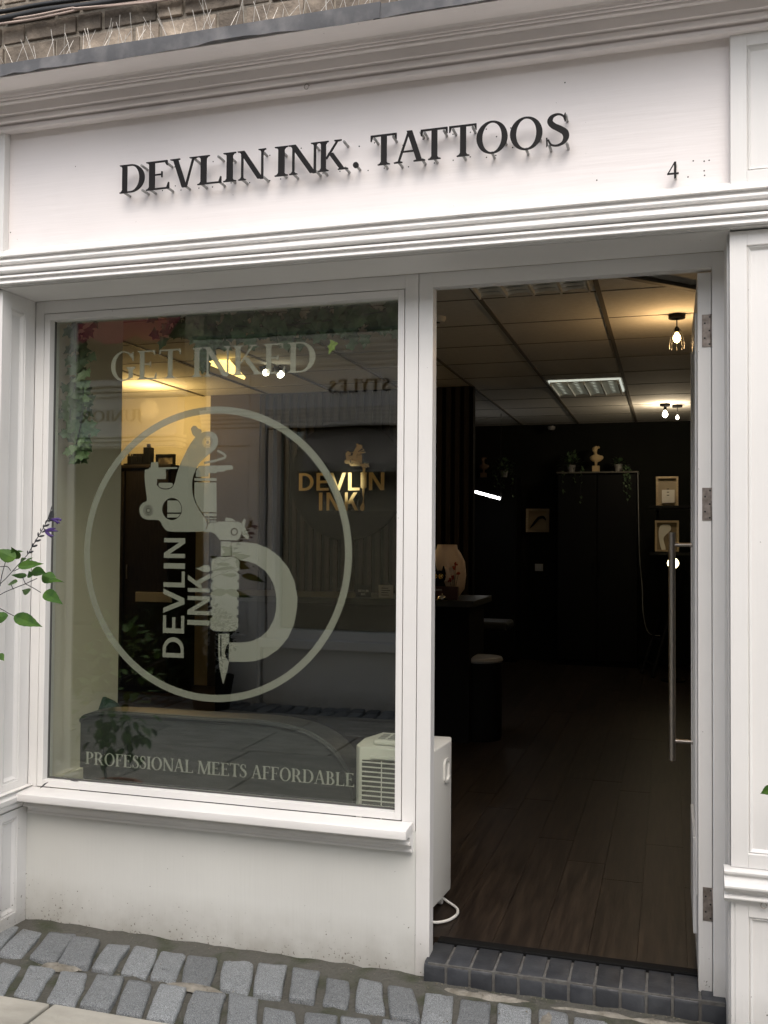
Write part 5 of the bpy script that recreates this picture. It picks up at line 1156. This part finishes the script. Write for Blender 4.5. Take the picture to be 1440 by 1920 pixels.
obox(-9, -4.12, Y2-1.0, Y2-.62, -.05, 3.8).box(-9,-4.15,Y2-.62,Y2-.1,2.2,2.4).build('rear_wall', M_blk, o2)
obox(-9, -4.15, Y2-.6, Y2-.5, .5, 2.15).build('window_pane', M_blk, o2)
for zz, hh, p in ((2.16,.03,.06),(2.20,.025,.09),(2.235,.03,.11),(2.60,.03,.06),(2.64,.03,.10),(2.68,.04,.16)): obox(-9, -4.12, Y2-.1, Y2+p, zz, zz+hh).build('moulding', M_whitex, o2, bevel=.006)
obox(-9, -4.15, Y2-.1, Y2+.02, 2.15, 2.76).build('fascia_board', M_whitex, o2)
obox(-4.6, -4.2, Y2-.3, Y2+.03, -.05, 2.15).build('pilaster', M_navy, o2, bevel=.004)
tx = MB(); fno = lambda u, v, d: (-u, Y2+.03-d, v)
textline(tx, 'JUNIOR', 4.47, 5.12, 2.385, .10, fno, 0, .01, gap=.06); tx.build('sign_lettering', M_bust_d, o2)
obox(-9, -4.1, Y2-.4, Y2-.02, 2.76, 3.8).build('upper_wall', M_brick2, o2)
anchor(o2, -6, Y2, 0)
aw = empty('crimson_awning', 'crimson canvas awning across the street mirrored in the top left of the window', 'awning')
mb = MB(); n = 40; V = []
for i in range(n+1):
    x = -7.0 + 2.95*i/n; s_ = .03*math.sin(i*1.1)+random.uniform(-.015,.015); V += [(x, Y2+.02, 3.45), (x, Y2+.38, 3.25+s_*.4), (x, Y2+.38, 3.02+s_), (x, Y2+.37, 3.02+s_), (x, Y2+.0, 3.42)]
mb.add(V, [(i*5+k, i*5+(k+1) % 5, (i+1)*5+(k+1) % 5, (i+1)*5+k) for i in range(n) for k in range(5)] + [tuple(range(5)), tuple(range(n*5, n*5+5))]); mb.build('canvas', M_magenta, aw)
MB().tube([(-7.02,Y2+.37,3.25),(-4.03,Y2+.37,3.25)], .015, 8).build('front_bar', M_blk, aw); anchor(aw, -5.5, Y2, 3.02)
tr = empty('box_tree', 'dark clipped evergreen in a tub across the street, mirrored behind the emblem', 'shrub')
mb = MB()
for i in range(2600):
    t, e = random.uniform(0, 2*math.pi), random.uniform(-1.2, 1.4); r_ = random.uniform(.6,1.0)*(1+.12*math.sin(5*t)+.1*math.sin(3*e)); d = Vector((math.cos(t)*math.cos(e)*.52, math.sin(t)*math.cos(e)*.24, math.sin(e)*.36))
    leafmesh(mb, Vector((-3.80, -3.74, .50)) + d*r_, d+Vector((random.uniform(-1,1),random.uniform(-1,1),random.uniform(-1,1)))*.4, .045, .03, .2, 'x')
mb.build('crown', mat('dark_yew', (.010,.024,.010), .85, col2=(.018,.038,.015), nscale=40, spec=.15), tr); MB().tube([(-3.48,-3.72,.2),(-3.48,-3.72,.6)], [.03,.02], 8).build('trunk', M_stem, tr)
autosmooth(MB().lathe([(.001,0),(.14,0),(.18,.26),(.16,.26),(.001,.22)], (-3.48,-3.72,0), 24).build('tub', M_blk, tr), 40); anchor(tr, -3.48, -3.72, 0)
